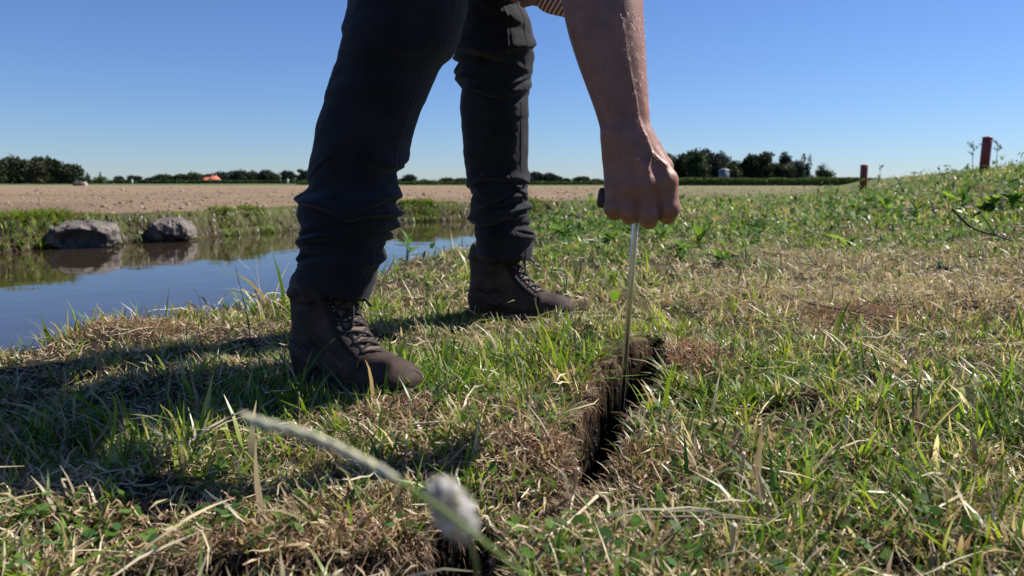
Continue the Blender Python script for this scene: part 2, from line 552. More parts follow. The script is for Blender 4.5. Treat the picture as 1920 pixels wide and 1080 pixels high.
# ------------------------------------------------------------------ water
m, nd, lk = mat_new("ditch_water")
out = nd.new("ShaderNodeOutputMaterial"); b = nd.new("ShaderNodeBsdfPrincipled")
b.inputs["Base Color"].default_value = (0.035, 0.024, 0.014, 1)
b.inputs["Roughness"].default_value = 0.02; b.inputs["IOR"].default_value = 1.45
tc = nd.new("ShaderNodeTexCoord"); mp = nd.new("ShaderNodeMapping")
mp.inputs["Scale"].default_value = (1.0, 1.0, 1.0)
lk.new(tc.outputs["Object"], mp.inputs[0])
nz = N(nd, "ShaderNodeTexNoise", Scale=3.0, Detail=3.0, Roughness=0.5)
lk.new(mp.outputs[0], nz.inputs["Vector"])
bp = nd.new("ShaderNodeBump"); bp.inputs["Strength"].default_value = 1; bp.inputs["Distance"].default_value = 0.0022
lk.new(nz.outputs[0], bp.inputs["Height"]); lk.new(bp.outputs[0], b.inputs["Normal"])
lk.new(b.outputs[0], out.inputs[0])
xs = np.linspace(-14, 16, 41); ys = np.linspace(-6, 34, 41)
wx, wy = np.meshgrid(xs, ys)
Vw = np.stack([wx.ravel(), wy.ravel(), np.full(wx.size, WATER_Z)], 1)
ix, iy = np.meshgrid(np.arange(40), np.arange(40))
q = np.stack([iy * 41 + ix, iy * 41 + ix + 1, (iy + 1) * 41 + ix + 1, (iy + 1) * 41 + ix], -1).reshape(-1, 4)
qc = Vw[q].mean(1)
dq = ditch(qc[:, 0], qc[:, 1])[0]
q = q[dq > -0.7]
link("water", new_mesh("water", Vw, q), m, kind="structure", label="still brown ditch water mirroring the far bank and blue sky")
# ------------------------------------------------------------------ the person
person = empty("person", (-0.25, 1.75, 0.0), "person in dark jeans bending over to push a steel probe into the cracked ground", "person")
OFF = np.array([-0.25, 1.75, 0.0])

def plink(name, mesh3, mat, parent=person, off=OFF, smooth=True, **kw):
    V, Qd, T = mesh3
    return link(name, new_mesh(name, np.asarray(V) - off, Qd, T, smooth=smooth), mat, parent=parent, **kw)

# ---- denim
m, nd, lk = mat_new("dark_denim")
out = nd.new("ShaderNodeOutputMaterial"); b = nd.new("ShaderNodeBsdfPrincipled")
b.inputs["Roughness"].default_value = 0.82; b.inputs["Specular IOR Level"].default_value = 0.25
b.inputs["Sheen Weight"].default_value = 0.18; b.inputs["Sheen Roughness"].default_value = 0.5
b.inputs["Sheen Tint"].default_value = (0.7, 0.7, 0.75, 1)
tc = nd.new("ShaderNodeTexCoord")
wv = N(nd, "ShaderNodeTexNoise", Scale=14.0, Detail=5.0, Roughness=0.6)
wv2 = N(nd, "ShaderNodeTexWave", Scale=260.0, Distortion=0.6, Detail=1.0)
wv2.bands_direction = 'DIAGONAL'
wv3 = N(nd, "ShaderNodeTexNoise", Scale=700.0, Detail=2.0)
for n_ in (wv, wv2, wv3): lk.new(tc.outputs["Object"], n_.inputs["Vector"])
cr = nd.new("ShaderNodeValToRGB")
cr.color_ramp.elements[0].position = .35; cr.color_ramp.elements[0].color = (0.0036, 0.0042, 0.0072, 1)
cr.color_ramp.elements[1].position = .75; cr.color_ramp.elements[1].color = (0.016, 0.0165, 0.022, 1)
lk.new(wv.outputs[0], cr.inputs[0]); lk.new(cr.outputs[0], b.inputs["Base Color"])
ad = nd.new("ShaderNodeMath"); ad.operation = 'ADD'; lk.new(wv2.outputs["Fac"], ad.inputs[0]); lk.new(wv3.outputs[0], ad.inputs[1])
bp = nd.new("ShaderNodeBump"); bp.inputs["Strength"].default_value = .5; bp.inputs["Distance"].default_value = .0008
lk.new(ad.outputs[0], bp.inputs["Height"]); lk.new(bp.outputs[0], b.inputs["Normal"])
lk.new(b.outputs[0], out.inputs[0])
M_DENIM = m

def leg_loft(rows, seed, extra_rows, bunch, nfold, y_ratio=0.95, hem_tilt=0.0):
    """rows: (py, left px, right px, world distance); a trouser leg with folds"""
    rg = np.random.default_rng(seed)
    C, RX = [], []
    for py, l, r, yy in rows:
        a, b_ = P(l, py, yy), P(r, py, yy)
        C.append((a + b_) / 2); RX.append(np.linalg.norm(b_ - a) / 2)
    for c, r in extra_rows:
        C.insert(0, np.array(c, float)); RX.insert(0, r)
    C = np.array(C); RX = np.array(RX)
    s = np.concatenate([[0], np.cumsum(np.linalg.norm(np.diff(C, axis=0), axis=1))])
    n = int(s[-1] / 0.0024); nt_ = 200
    ss = np.linspace(0, s[-1], n)
    Ci = np.stack([np.interp(ss, s, C[:, k]) for k in range(3)], 1)
    Ri = np.interp(ss, s, RX)
    ker = np.hanning(15); ker /= ker.sum()
    def sm(a): return np.convolve(np.pad(a, 7, mode='edge'), ker, 'valid')
    Ci = np.stack([sm(Ci[:, k]) for k in range(3)], 1)
    ker = np.hanning(7); ker /= ker.sum()
    Ri = np.convolve(np.pad(Ri, 3, mode='edge'), ker, 'valid')
    th = np.arange(nt_) / nt_ * 2 * math.pi
    TH, SS = np.meshgrid(th, ss)
    L = s[-1]
    D = np.zeros_like(TH)
    zz = Ci[:, 2][:, None]
    def fold(s0, t0, wv_, al, tilt, amp):
        dth = (TH - t0 + math.pi) % (2 * math.pi) - math.pi
        q = (SS - s0 - tilt * dth - 0.006 * np.sin(3 * dth + s0 * 90))
        prof = np.where(q > 0, np.exp(-(q / (wv_ * .45)) ** 2), np.exp(-(q / (wv_ * 1.3)) ** 2)) - 0.5 * np.exp(-((q - wv_) / (wv_ * .8)) ** 2)
        return amp * prof * np.exp(-(dth / al) ** 2)
    for i in range(nfold):
        s0 = rg.uniform(0, L * .93)
        u = s0 / L
        amp = (0.0036 + 0.0046 * rg.random()) * (0.35 + 1.9 * max(0, abs(u - .68) - .08))
        D += fold(s0, rg.uniform(0, 2 * math.pi), rg.uniform(.009, .022), rg.uniform(.35, 1.1), rg.uniform(-.05, .05), amp)
    for (sa, sb, nb, am) in bunch:                # gathered cloth
        for i in range(nb):
            s0 = sa + (sb - sa) * (i + rg.uniform(-.3, .3)) / nb
            D += fold(s0, rg.uniform(-.9, .9) + rg.choice([0, math.pi, -1.4]), rg.uniform(.008, .015), rg.uniform(.55, 1.25), rg.uniform(-.030, .030), am * rg.uniform(.6, 1.25))
            D += fold(s0 + rg.uniform(-.01, .01), rg.uniform(0, 6.28), rg.uniform(.006, .011), rg.uniform(.3, .7), rg.uniform(-.05, .05), am * rg.uniform(.4, .9))
    D += (fbm(TH * 2.5 + np.sin(TH), SS * 22, seed, 4) - .5) * 0.007 * np.sin(TH / 2) ** .5
    # outer seam
    for t0 in (5.05,):
        dth = (TH - t0 + math.pi) % (2 * math.pi) - math.pi
        D += 0.0013 * np.exp(-(dth / 0.035) ** 2) - 0.0012 * np.exp(-((dth - .06) / 0.02) ** 2)
    Rr = Ri[:, None] + D
    X = Ci[:, 0][:, None] + Rr * np.cos(TH)
    Y = Ci[:, 1][:, None] + Rr * y_ratio * np.sin(TH)
    Z = Ci[:, 2][:, None] + 0 * TH
    endw = sstep(L - .07, L, SS)
    Z = Z - hem_tilt * endw * np.cos(TH)
    # hem: a doubled band, then turned inwards
    band = ((SS > L - .021) & (SS < L - .0025))
    X = X + band * 0.0012 * np.cos(TH); Y = Y + band * 0.0012 * np.sin(TH)
    inner = []
    for k, (dr, dz) in enumerate([(-.003, .0), (-.0045, .004), (-.006, .03)]):
        inner.append(np.stack([X[-1] + dr * np.cos(th), Y[-1] + dr * np.sin(th), Z[-1] + dz], 1))
    V = np.concatenate([np.stack([X, Y, Z], -1).reshape(-1, 3)] + inner)
    n2 = n + 3
    ii, jj = np.meshgrid(np.arange(n2 - 1), np.arange(nt_), indexing='ij')
    j2 = (jj + 1) % nt_
    Qd = np.stack([ii * nt_ + jj, ii * nt_ + j2, (ii + 1) * nt_ + j2, (ii + 1) * nt_ + jj], -1).reshape(-1, 4)[:, ::-1]
    return V, Qd, None

front_rows = [(0, 655, 878, 1.41), (30, 652, 873, 1.41), (60, 646, 866, 1.41), (85, 640, 857, 1.415), (105, 637, 849, 1.42), (118, 633, 832, 1.42),
              (128, 628, 824, 1.425), (150, 620, 814, 1.43), (180, 611, 800, 1.43), (200, 605, 792, 1.435), (250, 593, 774, 1.44), (300, 583, 757, 1.445),
              (335, 580, 744, 1.45), (348, 583, 742, 1.45), (358, 578, 744, 1.45), (368, 564, 746, 1.45), (382, 557, 747, 1.45), (405, 558, 745, 1.455),
              (420, 566, 740, 1.455), (433, 571, 733, 1.455), (445, 561, 725, 1.455), (462, 560, 721, 1.455), (474, 565, 718, 1.455), (486, 557, 719, 1.455),
              (500, 560, 712, 1.455), (512, 556, 706, 1.455), (525, 556, 698, 1.455), (545, 556, 688, 1.455)]
back_rows = [(0, 868, 982, 2.03), (20, 866, 986, 2.03), (40, 862, 995, 2.04), (75, 853, 1001, 2.05), (105, 850, 1002, 2.06), (118, 856, 1000, 2.07),
             (128, 861, 1000, 2.08), (136, 856, 998, 2.08), (150, 862, 994, 2.09), (163, 862, 995, 2.09), (180, 863, 991, 2.10), (210, 864, 991, 2.11),
             (250, 866, 991, 2.13), (300, 871, 990, 2.15), (345, 878, 988, 2.17), (356, 885, 990, 2.17), (372, 884, 991, 2.18), (400, 884, 991, 2.19),
             (412, 887, 994, 2.19), (422, 891, 989, 2.20), (436, 890, 999, 2.20), (458, 892, 1001, 2.21), (470, 894, 998, 2.21), (485, 896, 995, 2.215)]
hipF = (-0.30, 1.66, 1.02); hipB = (-0.24, 1.84, 1.02)
c0 = (P(655, 0, 1.41) + P(878, 0, 1.41)) / 2
c1 = (P(868, 0, 2.03) + P(982, 0, 2.03)) / 2
frontleg = leg_loft(front_rows, 3, [((c0 * .6 + np.array(hipF) * .4), .118), (hipF, .135), ((-0.30, 1.68, 1.10), .13)], [(.865, 1.0, 10, .0115), (.80, .825, 2, .008)], 46, .92, .022)
backleg = leg_loft(back_rows, 9, [((c1 * .6 + np.array(hipB) * .4), .105), (hipB, .130), ((-0.26, 1.82, 1.10), .125)], [(.87, 1.07, 12, .0115), (.50, .66, 8, .0105)], 50, .95, .004)
trous = merge([frontleg, backleg])
trousers = plink("trousers", trous, M_DENIM, label="dark navy jeans gathered in folds above the boots")
# side seams: a raised line of lighter stitching down the lit side of each leg
M_THREAD = pbr("grey_thread", (.075, .072, .08), .8)
def seam(loft, th0, name):
    V = loft[0]; nt_ = 200; n = len(V) // nt_ - 3
    j0 = int(th0 / (2 * math.pi) * nt_) % nt_
    G_ = V[:n * nt_].reshape(n, nt_, 3)
    c = G_.mean(1); p = G_[:, j0]; d = p - c; d[:, 2] = 0; d /= np.linalg.norm(d, axis=1)[:, None]
    pts = (p + d * .0003)[90:-4]
    plink(name, tube(pts[::2], .0007, 5), M_THREAD, trousers)
seam(frontleg, 5.75, "seam"); seam(backleg, 5.60, "seam")
# ---- skin
m = pbr("skin", (0.285, 0.122, 0.078), .50, 38.0, .22, bump=.0006, bump_scale=300, spec=.45, sss=.15)
M_SKIN = m
D0 = 1.12
def H(px, py, dy=0.0):
    return P(px, py, D0 + dy)
U = D0 / F_PX
sd = SDF(H(1015, 480, -.10) - .0, H(1300, -60, .13), .0017)
lo = np.array([0.055, D0 - .13, 0.22]); hi = np.array([0.285, D0 + .17, 0.86])
sd = SDF(lo, hi, .0019)
# forearm: two parallel chains (radius and ulna side), measured from the outline
outline = [(-160, 1052, 1196, .11), (-90, 1050, 1203, .07), (0, 1055, 1203, .04), (50, 1066, 1204, .03), (100, 1082, 1207, .022), (150, 1100, 1210, .014), (200, 1118, 1214, .006),
           (245, 1130, 1217, .002), (275, 1134, 1222, 0)]
_o = np.array(outline, float); _y = np.linspace(_o[0, 0], _o[-1, 0], 34)
_k = np.hanning(7); _k /= _k.sum()
_s = [np.convolve(np.pad(np.interp(_y, _o[:, 0], _o[:, c]), 3, mode='reflect', reflect_type='odd'), _k, 'valid') for c in (1, 2, 3)]
outline = list(zip(_y, *_s))
for (y0, l0, r0, d0), (y1, l1, r1, d1) in zip(outline[:-1], outline[1:]):
    w0, w1 = (r0 - l0) / 2, (r1 - l1) / 2
    cA, cB = (l0 + r0) / 2, (l1 + r1) / 2
    for sgn in (-1, 1):
        f0 = .74 - .08 * float(sstep(120, 260, y0)); f1 = .74 - .08 * float(sstep(120, 260, y1))
        sd.cap(H(cA + sgn * w0 * (1 - f0), y0, d0), H(cB + sgn * w1 * (1 - f1), y1, d1), w0 * f0 * U, w1 * f1 * U, .004)
# upper arm leaving the frame
sd.cap(H(1124, -150, .12), (0.20, 1.29, .86), .052, .055, .02)
# back of the hand
wr = [(1152, 262, 0), (1166, 258, -.006), (1184, 256, -.008), (1204, 262, -.002)]
kn = [(1153, 342, -.006), (1180, 346, -.018), (1216, 340, -.026), (1250, 334, -.020)]
rk = [.0132, .0138, .0140, .0142]
for a, b_, r in zip(wr, kn, rk):
    sd.cap(H(*a), H(*b_), .0165, r, .014)
sd.cap(H(1160, 285, .012), H(1168, 350, .014), .021, .021, .012)      # palm
sd.cap(H(1205, 285, .014), H(1222, 340, .016), .022, .021, .012)
sd.cap(H(1150, 300, .010), H(1151, 362, .016), .0135, .0135, .010)        # little finger edge
sd.cap(H(1216, 272, .004), H(1242, 314, .012), .0130, .0155, .012)     # thumb base
sd.cap(H(1240, 314, .014), H(1244, 352, .038), .0135, .0120, .010)
sd.cap(H(1246, 352, .038), H(1236, 392, .050), .0115, .0100, .004)
sd.cap(H(1238, 398, .050), H(1205, 404, .052), .0100, .0085, .003)
# ulna head, knuckle heads and tendons
sd.ell(H(1144, 252, -.012), (.010, .009, .012), .008)
for (kx, ky, kd) in kn:
    sd.ell(H(kx, ky + 3, kd - .002), (.0115, .0105, .0125), .005)
for a, b_ in zip(wr[1:], kn[1:]):
    sd.cap(H(a[0], a[1] + 22, a[2] - .010), H(b_[0], b_[1] - 4, b_[2] - .0095), .0032, .0036, .006)
for vn in ([(1168, 268), (1176, 300), (1196, 322), (1199, 345)], [(1192, 262), (1204, 292), (1226, 312), (1233, 336)], [(1204, 292), (1196, 322)], [(1150, 60), (1160, 130), (1172, 190), (1180, 235), (1192, 262)]):
    dd = -.0215
    vp = [H(a, b_, (-.018 if b_ > 250 else 0) + 0) for a, b_ in vn]
    # push each vein point onto the skin by marching from the camera side
    q = []
    for v_ in vp:
        t_ = v_.copy(); t_[1] -= .08
        dr_ = (t_ - np.array([0, 0, CAM_H])); dr_ /= np.linalg.norm(dr_)
        for _ in range(160):
            ii_ = np.round((t_ - sd.lo) / sd.h).astype(int)
            if (ii_ >= 0).all() and (ii_ < sd.n).all() and sd.v[tuple(ii_)] < .0004: break
            t_ = t_ + dr_ * .001
        q.append(t_)
    for a, b_ in zip(q[:-1], q[1:]):
        sd.cap(a, b_, .0012, .0012, .0050)
# fingers: separate chains, closed round the handle
fing = [((1152, 350, -.008), (1149, 390, -.012), (1152, 399, .018), (1156, 380, .030), .0128, .0112),
        ((1180, 356, -.016), (1177, 396, -.016), (1180, 405, .018), (1183, 386, .033), .0140, .0124),
        ((1215, 352, -.023), (1215, 402, -.022), (1216, 412, .018), (1213, 390, .036), .0150, .0136),
        ((1249, 344, -.018), (1254, 390, -.018), (1251, 402, .020), (1244, 388, .036), .0156, .0140)]
for mc, pip, dip, tip, r1, r2 in fing:
    f = SDF(np.minimum.reduce([H(*mc), H(*pip), H(*dip), H(*tip)]) - .024, np.maximum.reduce([H(*mc), H(*pip), H(*dip), H(*tip)]) + .024, sd.h)
    # align to the big grid
    off = np.round((f.lo - sd.lo) / sd.h).astype(int); f.lo = sd.lo + off * sd.h
    f.cap(H(*mc), H(*pip), r1 * 1.02, r1 * .97, .003)
    f.ell(H(*pip) + np.array([0, -.001, 0]), (r1 * 1.04, r1 * 1.06, r1 * 1.05), .003)
    f.cap(H(*pip), H(*dip), r1 * .97, r2, .003)
    f.cap(H(*dip), H(*tip), r2, r2 * .86, .003)
    # skin creases over the middle joint
    pp = H(*pip)
    a_ = np.maximum(off, 0); b2 = np.minimum(off + f.n, sd.n)
    sl = tuple(slice(a_[k], b2[k]) for k in range(3)); fl = tuple(slice(a_[k] - off[k], b2[k] - off[k]) for k in range(3))
    v, d = sd.v[sl], f.v[fl]
    # blend wide near the knuckle, tight elsewhere
    zz = (sd.lo[2] + sd.h * np.arange(a_[2], b2[2]))[None, None, :]
    kz = np.clip((zz - (H(*mc)[2] - .040)) / .030, 0, 1).astype(np.float32)
    k = .0022 + .0085 * kz
    hh = np.clip(.5 + .5 * (v - d) / k, 0, 1)
    sd.v[sl] = v * (1 - hh) + d * hh - k * hh * (1 - hh)
hand3 = sd.mesh()
# ---- the other hand, on the back knee
B0 = 1.86
def HB(px, py, dy=0.0): return P(px, py, B0 + dy)
s2 = SDF((-.10, 1.66, .72), (.42, 2.05, 1.0), .0032)
s2.cap(HB(1130, 12, .02), HB(1040, -12), .045, .034, .01)
s2.cap(HB(1040, -12), HB(1008, -14), .030, .030, .012)
s2.cap(HB(1015, -20), HB(978, -22), .030, .030, .012)
for k, (dy, r) in enumerate([(-.05, .0105), (-.028, .0115), (-.005, .0115), (.018, .0100)]):
    a = HB(985, -24 + k, dy); b1 = HB(972, -14 + 2 * k, dy * 1.1); b2_ = HB(964, -6 + 2 * k, dy * 1.15)
    s2.cap(a, b1, r, r * .95, .003); s2.cap(b1, b2_, r * .95, r * .8, .002)
s2.cap(HB(1008, -16, -.045), HB(996, 0, -.062), .014, .012, .006)
s2.cap(HB(996, 0, -.062), HB(982, 6, -.066), .0115, .010, .003)
hand2 = s2.mesh()
# ---- the rest of the body, mostly above the picture
s3 = SDF((-.75, 1.15, -.02), (.85, 2.35, 1.55), .013)
aF = (-.397, 1.487, .10); kF = tuple(c0); aB = (-.063, 2.272, .10); kB = tuple(c1)
for an, kn_, hp in ((aF, kF, hipF), (aB, kB, hipB)):
    s3.cap(an, kn_, .028, .042, .02); s3.cap(kn_, hp, .042, .070, .02)
s3.cap(aF, (-.30, 1.40, .048), .022, .018, .02); s3.cap(aB, (.055, 2.238, .052), .022, .018, .02)
s3.cap((-.29, 1.66, 1.05), (-.27, 1.84, 1.05), .11, .11, .05)
s3.cap((-.27, 1.75, 1.07), (.16, 1.70, 1.16), .125, .135, .06)
shN = (.24, 1.52, 1.12); shF = (.26, 1.89, 1.13)
s3.cap(shN, shF, .065, .065, .06)
s3.cap((.24, 1.70, 1.14), (.40, 1.67, 1.12), .055, .052, .03)
elN = H(1124, -150, .12)
s3.cap(shN, (0.20, 1.30, .90), .058, .050, .03); s3.cap((0.20, 1.30, .90), elN, .050, .049, .01)
elF = HB(1150, 10, .03)
s3.cap(shF, elF, .055, .044, .03); s3.cap(elF, HB(1100, 4), .042, .040, .01)
s3.ell((.49, 1.65, 1.07), (.095, .078, .118), .03)          # head, looking down at the hand
s3.ell((.545, 1.645, 1.00), (.050, .050, .060), .03)
s3.cap((.585, 1.64, 1.045), (.608, 1.635, 1.035), .016, .012, .010)
s3.ell((.47, 1.568, 1.07), (.020, .010, .030), .006); s3.ell((.47, 1.732, 1.07), (.020, .010, .030), .006)
body3 = s3.mesh()
plink("body", merge([hand3, hand2, body3]), M_SKIN)
# fine pale hairs on the forearm and wrist
hp = []
Vh = hand3[0]
rg = np.random.default_rng(5)
cand = Vh[(Vh[:, 2] > H(0, 300)[2]) & (Vh[:, 2] < H(0, 20)[2])]
pick = cand[rg.choice(len(cand), 1500)]
for p in pick:
    cxp = np.array([np.interp(-p[2], [-H(0, 0)[2], -H(0, 275)[2]], [H(1129, 0)[0], H(1178, 275)[0]]), np.interp(-p[2], [-H(0, 0)[2], -H(0, 275)[2]], [D0 + .04, D0]), p[2]])
    nn = p - cxp; nn /= np.linalg.norm(nn) + 1e-9
    if nn[1] > .5 or nn[0] < .1: continue
    d1 = nn * .28 + np.array([rg.normal(0, .3), rg.normal(0, .2), -1.0]); d1 /= np.linalg.norm(d1)
    ln = rg.uniform(.004, .009)
    hp.append(tube([p - nn * .0005, p + nn * .0010 + d1 * ln * .5, p + nn * .002 + d1 * ln], [.00016, .00014, .00005], 3, False))
plink("arm_hair", merge(hp), pbr("arm_hair", (0.42, 0.30, 0.20), .4), kind="stuff")
# ---- hair and shirt
s4 = SDF((.25, 1.5, .9), (.7, 1.8, 1.3), .009)
s4.ell((.47, 1.65, 1.095), (.105, .090, .112), .01)
s4.ell((.62, 1.645, 1.00), (.10, .10, .095), .02, 'cut')
plink("hair", s4.mesh(), pbr("brown_hair", (.06, .035, .02), .6, 60, .4, bump=.004, bump_scale=90))
m, nd, lk = mat_new("striped_cotton")
out = nd.new("ShaderNodeOutputMaterial"); b = nd.new("ShaderNodeBsdfPrincipled"); b.inputs["Roughness"].default_value = .85
tc = nd.new("ShaderNodeTexCoord"); mp = nd.new("ShaderNodeMapping"); mp.inputs["Rotation"].default_value = (0, math.radians(-35), 0)
wv = nd.new("ShaderNodeTexWave"); wv.inputs["Scale"].default_value = 32; wv.bands_direction = 'X'; wv.wave_profile = 'SIN'
cr = nd.new("ShaderNodeValToRGB"); cr.color_ramp.interpolation = 'CONSTANT'
cr.color_ramp.elements[0].color = (.30, .035, .04, 1); cr.color_ramp.elements[1].position = .55; cr.color_ramp.elements[1].color = (.66, .63, .64, 1)
lk.new(tc.outputs["Object"], mp.inputs[0]); lk.new(mp.outputs[0], wv.inputs[0]); lk.new(wv.outputs["Fac"], cr.inputs[0])
lk.new(cr.outputs[0], b.inputs["Base Color"]); lk.new(b.outputs[0], out.inputs[0])
M_SHIRT = m
s5 = SDF((-.6, 1.2, .70), (.6, 2.2, 1.5), .011)
s5.cap((-.28, 1.75, 1.08), (.16, 1.70, 1.17), .185, .195, .06)  # unseen torso of the shirt, widened so its cast shadow is more solid
s5.cap(shN, shF, .085, .085, .06)
s5.cap(shN, (0.20, 1.32, .93), .082, .074, .03)
s5.cap(shF, elF, .072, .058, .03); s5.cap(elF, HB(1036, -12), .052, .046, .02)
plink("striped_shirt", s5.mesh(), M_SHIRT)

# ------------------------------------------------------------------ boots
M_LEATH = pbr("brown_nubuck", (0.050, 0.031, 0.023), .74, 26.0, .6, bump=.0016, bump_scale=150, spec=.28)
M_LEATH_D = pbr("dark_nubuck", (0.022, 0.016, 0.013), .8, 26.0, .4, bump=.0014, bump_scale=170, spec=.25)
M_RUB = pbr("black_rubber_sole", (0.018, 0.016, 0.015), .8, 40, .4, bump=.001, bump_scale=200)
M_TONGUE = pbr("padded_tongue", (.105, .070, .052), .78, 30, .35, bump=.001, bump_scale=200)
M_LACE = pbr("dark_brown_lace", (0.022, 0.015, 0.012), .85, 300, .4, bump=.0006, bump_scale=900)
M_METAL = pbr("worn_steel_eyelet", (0.35, 0.34, 0.33), .32, metallic=1.0)
FB = np.array([(.232, .074), (.205, .092), (.176, .114), (.152, .142), (.136, .172), (.128, .205)])    # front line of the boot (x, z)
def fline(t):
    t = np.clip(t, 0, 1) * (len(FB) - 1); i = min(int(t), len(FB) - 2); f = t - i
    p = bez(np.stack([FB[:, 0], 0 * FB[:, 0], FB[:, 1]], 1), 60)
    return p[min(int(t / (len(FB) - 1) * 59), 59)]
def fnorm(t):
    a, b_ = fline(max(t - .04, 0)), fline(min(t + .04, 1)); d = b_ - a; d /= np.linalg.norm(d)
    return np.array([d[2], 0, -d[0]])
sb = SDF((-.02, -.075, .0), (.33, .075, .245), .0022)
sb.ell((.047, 0, .062), (.050, .041, .056), .02)
sb.cap((.055, 0, .062), (.20, .003, .055), .043, .045, .02)
sb.ell((.232, .004, .052), (.072, .051, .036), .02)
sb.ell((.262, .002, .050), (.046, .045, .032), .014)
for k in range(12):
    t0, t1 = k / 12, (k + 1) / 12
    r0 = .030 + .014 * t0; r1 = .030 + .014 * t1
    sb.cap(fline(t0) - fnorm(t0) * r0, fline(t1) - fnorm(t1) * r1, r0, r1, .012, flat=(np.array([0, 1.0, 0]), 1.0))
sb.cap((.050, 0, .09), (.047, 0, .20), .043, .044, .02)
sb.cap((.075, 0, .09), (.080, 0, .20), .046, .050, .02)
# padded collar and heel counter
for a in np.arange(0, 2 * math.pi, .25):
    p0 = (.066 + .056 * math.cos(a), .047 * math.sin(a), .196 + .010 * math.cos(a)); a2 = a + .26
    p1 = (.066 + .056 * math.cos(a2), .047 * math.sin(a2), .196 + .010 * math.cos(a2))
    sb.cap(p0, p1, .0085, .0085, .006)
sb.cap((.03, -.040, .085), (.10, -.046, .060), .006, .006, .012); sb.cap((.03, .040, .085), (.10, .046, .060), .006, .006, .012)
# seam grooves
def groove(pts, r=.0034):
    for a, b_ in zip(pts[:-1], pts[1:]): sb.cap(a, b_, r, r, .002, 'cut')
toe = []
for a in np.linspace(-1.35, 1.35, 14):
    toe.append((.215 - .012 * math.cos(a * 1.1) + .010, .052 * math.sin(a), .030 + .056 * max(math.cos(a * .95), 0) ** .6))
groove(toe)
for sg in (-1, 1):
    groove([(.002, sg * .030, .085), (.03, sg * .042, .100), (.07, sg * .049, .095), (.11, sg * .050, .070), (.15, sg * .052, .052)], .0030)
    groove([(.03, sg * .045, .178), (.07, sg * .052, .172), (.11, sg * .045, .178)], .0030)
# hollow top
sb.cap((.062, 0, .205), (.064, 0, .26), .040, .046, .006, 'cut')
def fn_flat(X, Y, Z): return (Z - .024) + 0 * X + 0 * Y
sb.apply((-.1, -.1, -.1), (.4, .1, .028), .003, fn_flat, 'cut')
upper3 = sb.mesh()
# tongue: padded bulges between the lace rows
stg = SDF((.08, -.05, .05), (.27, .05, .26), .0021)
for k in range(7):
    t = (k + .5) / 7.2
    p = fline(t) + fnorm(t) * .0015
    d = fline(min(t + .07, 1)) - fline(max(t - .07, 0)); d /= np.linalg.norm(d)
    stg.cap(p - d * .006 + (0, -.0135, 0), p - d * .006 + (0, .0135, 0), .0085, .0085, .006)
    stg.cap(p + d * .004 + (0, -.0135, 0), p + d * .004 + (0, .0135, 0), .0085, .0085, .006)
stg.cap(fline(.97) + (0, -.018, .0), fline(1) + (-.002, -.018, .02), .006, .005, .01)
stg.cap(fline(.97) + (0, .018, .0), fline(1) + (-.002, .018, .02), .006, .005, .01)
stg.cap(fline(.97), fline(1) + (0, 0, .024), .007, .006, .01)
tongue3 = stg.mesh()
# eyelet facings: two leather strips
sf = SDF((.08, -.065, .04), (.27, .065, .25), .0019)
for sg in (-1, 1):
    for k in range(14):
        t0, t1 = k / 14, (k + 1) / 14
        for wdt, dep in ((.0225, .0035), (.028, .0065)):
            w0 = wdt + .004 * t0
            a_ = fline(t0) - fnorm(t0) * (dep + .001) + np.array([0, sg * w0, 0]); b_ = fline(t1) - fnorm(t1) * (dep + .001) + np.array([0, sg * (wdt + .004 * t1), 0])
            sf.cap(a_, b_, .0058, .0058, .004)
facing3 = sf.mesh()
# sole with lugs
oc = [(.000, .020), (.004, .033), (.03, .0395), (.07, .038), (.11, .036), (.16, .044), (.20, .050), (.235, .0515), (.265, .047), (.285, .037), (.298, .022), (.303, .006)]
ring = [(x, -y) for x, y in oc] + [(x, y) for x, y in oc[::-1]]
ring = np.array(ring); cen = ring.mean(0)
lev = [(0.0, .93), (.004, 1.0), (.012, 1.03), (.020, 1.02), (.026, 1.05), (.031, 1.03), (.034, .97)]
sv_, sq = [], []
for z, sc_ in lev:
    tz = z + .010 * sstep(.25, .31, ring[:, 0]) * (1 - z / .04)
    sv_.append(np.column_stack([cen + (ring - cen) * sc_, tz]))
nr_ = len(ring)
for i in range(len(lev) - 1):
    for j in range(nr_):
        k = (j + 1) % nr_
        sq.append((i * nr_ + j, i * nr_ + k, (i + 1) * nr_ + k, (i + 1) * nr_ + j))
sv_ = np.concatenate(sv_); nv_ = len(sv_)
sv_ = np.concatenate([sv_, [[cen[0], 0, 0.0], [cen[0], 0, .034]]])
stt = [(nv_, (j + 1) % nr_, j) for j in range(nr_)] + [(nv_ + 1, (len(lev) - 1) * nr_ + j, (len(lev) - 1) * nr_ + (j + 1) % nr_) for j in range(nr_)]
sole_parts = [(sv_, np.array(sq), np.array(stt))]
for j in range(nr_):
    a_, b_ = ring[j], ring[(j + 1) % nr_]
    for f_ in (.25, .75):
        p = a_ * (1 - f_) + b_ * f_; o_ = (p - cen); o_ = o_ / np.linalg.norm(o_)
        c_ = np.array([p[0], p[1], .0]) ; t_ = np.append(b_ - a_, 0); t_ = t_ / np.linalg.norm(t_) * .0035
        oo = np.append(o_ * .004, 0)
        bx = [c_ - t_ - oo, c_ + t_ - oo, c_ + t_ + oo * .9, c_ - t_ + oo * .9]
        vb = np.array([q_ + (0, 0, -.004) for q_ in bx] + [q_ + (0, 0, .014) for q_ in bx])
        sole_parts.append((vb, np.array([(0, 3, 2, 1), (4, 5, 6, 7), (0, 1, 5, 4), (1, 2, 6, 5), (2, 3, 7, 6), (3, 0, 4, 7)]), None))
sole3 = merge(sole_parts)
rs = SDF((.12, -.075, .01), (.33, .075, .09), .0022)
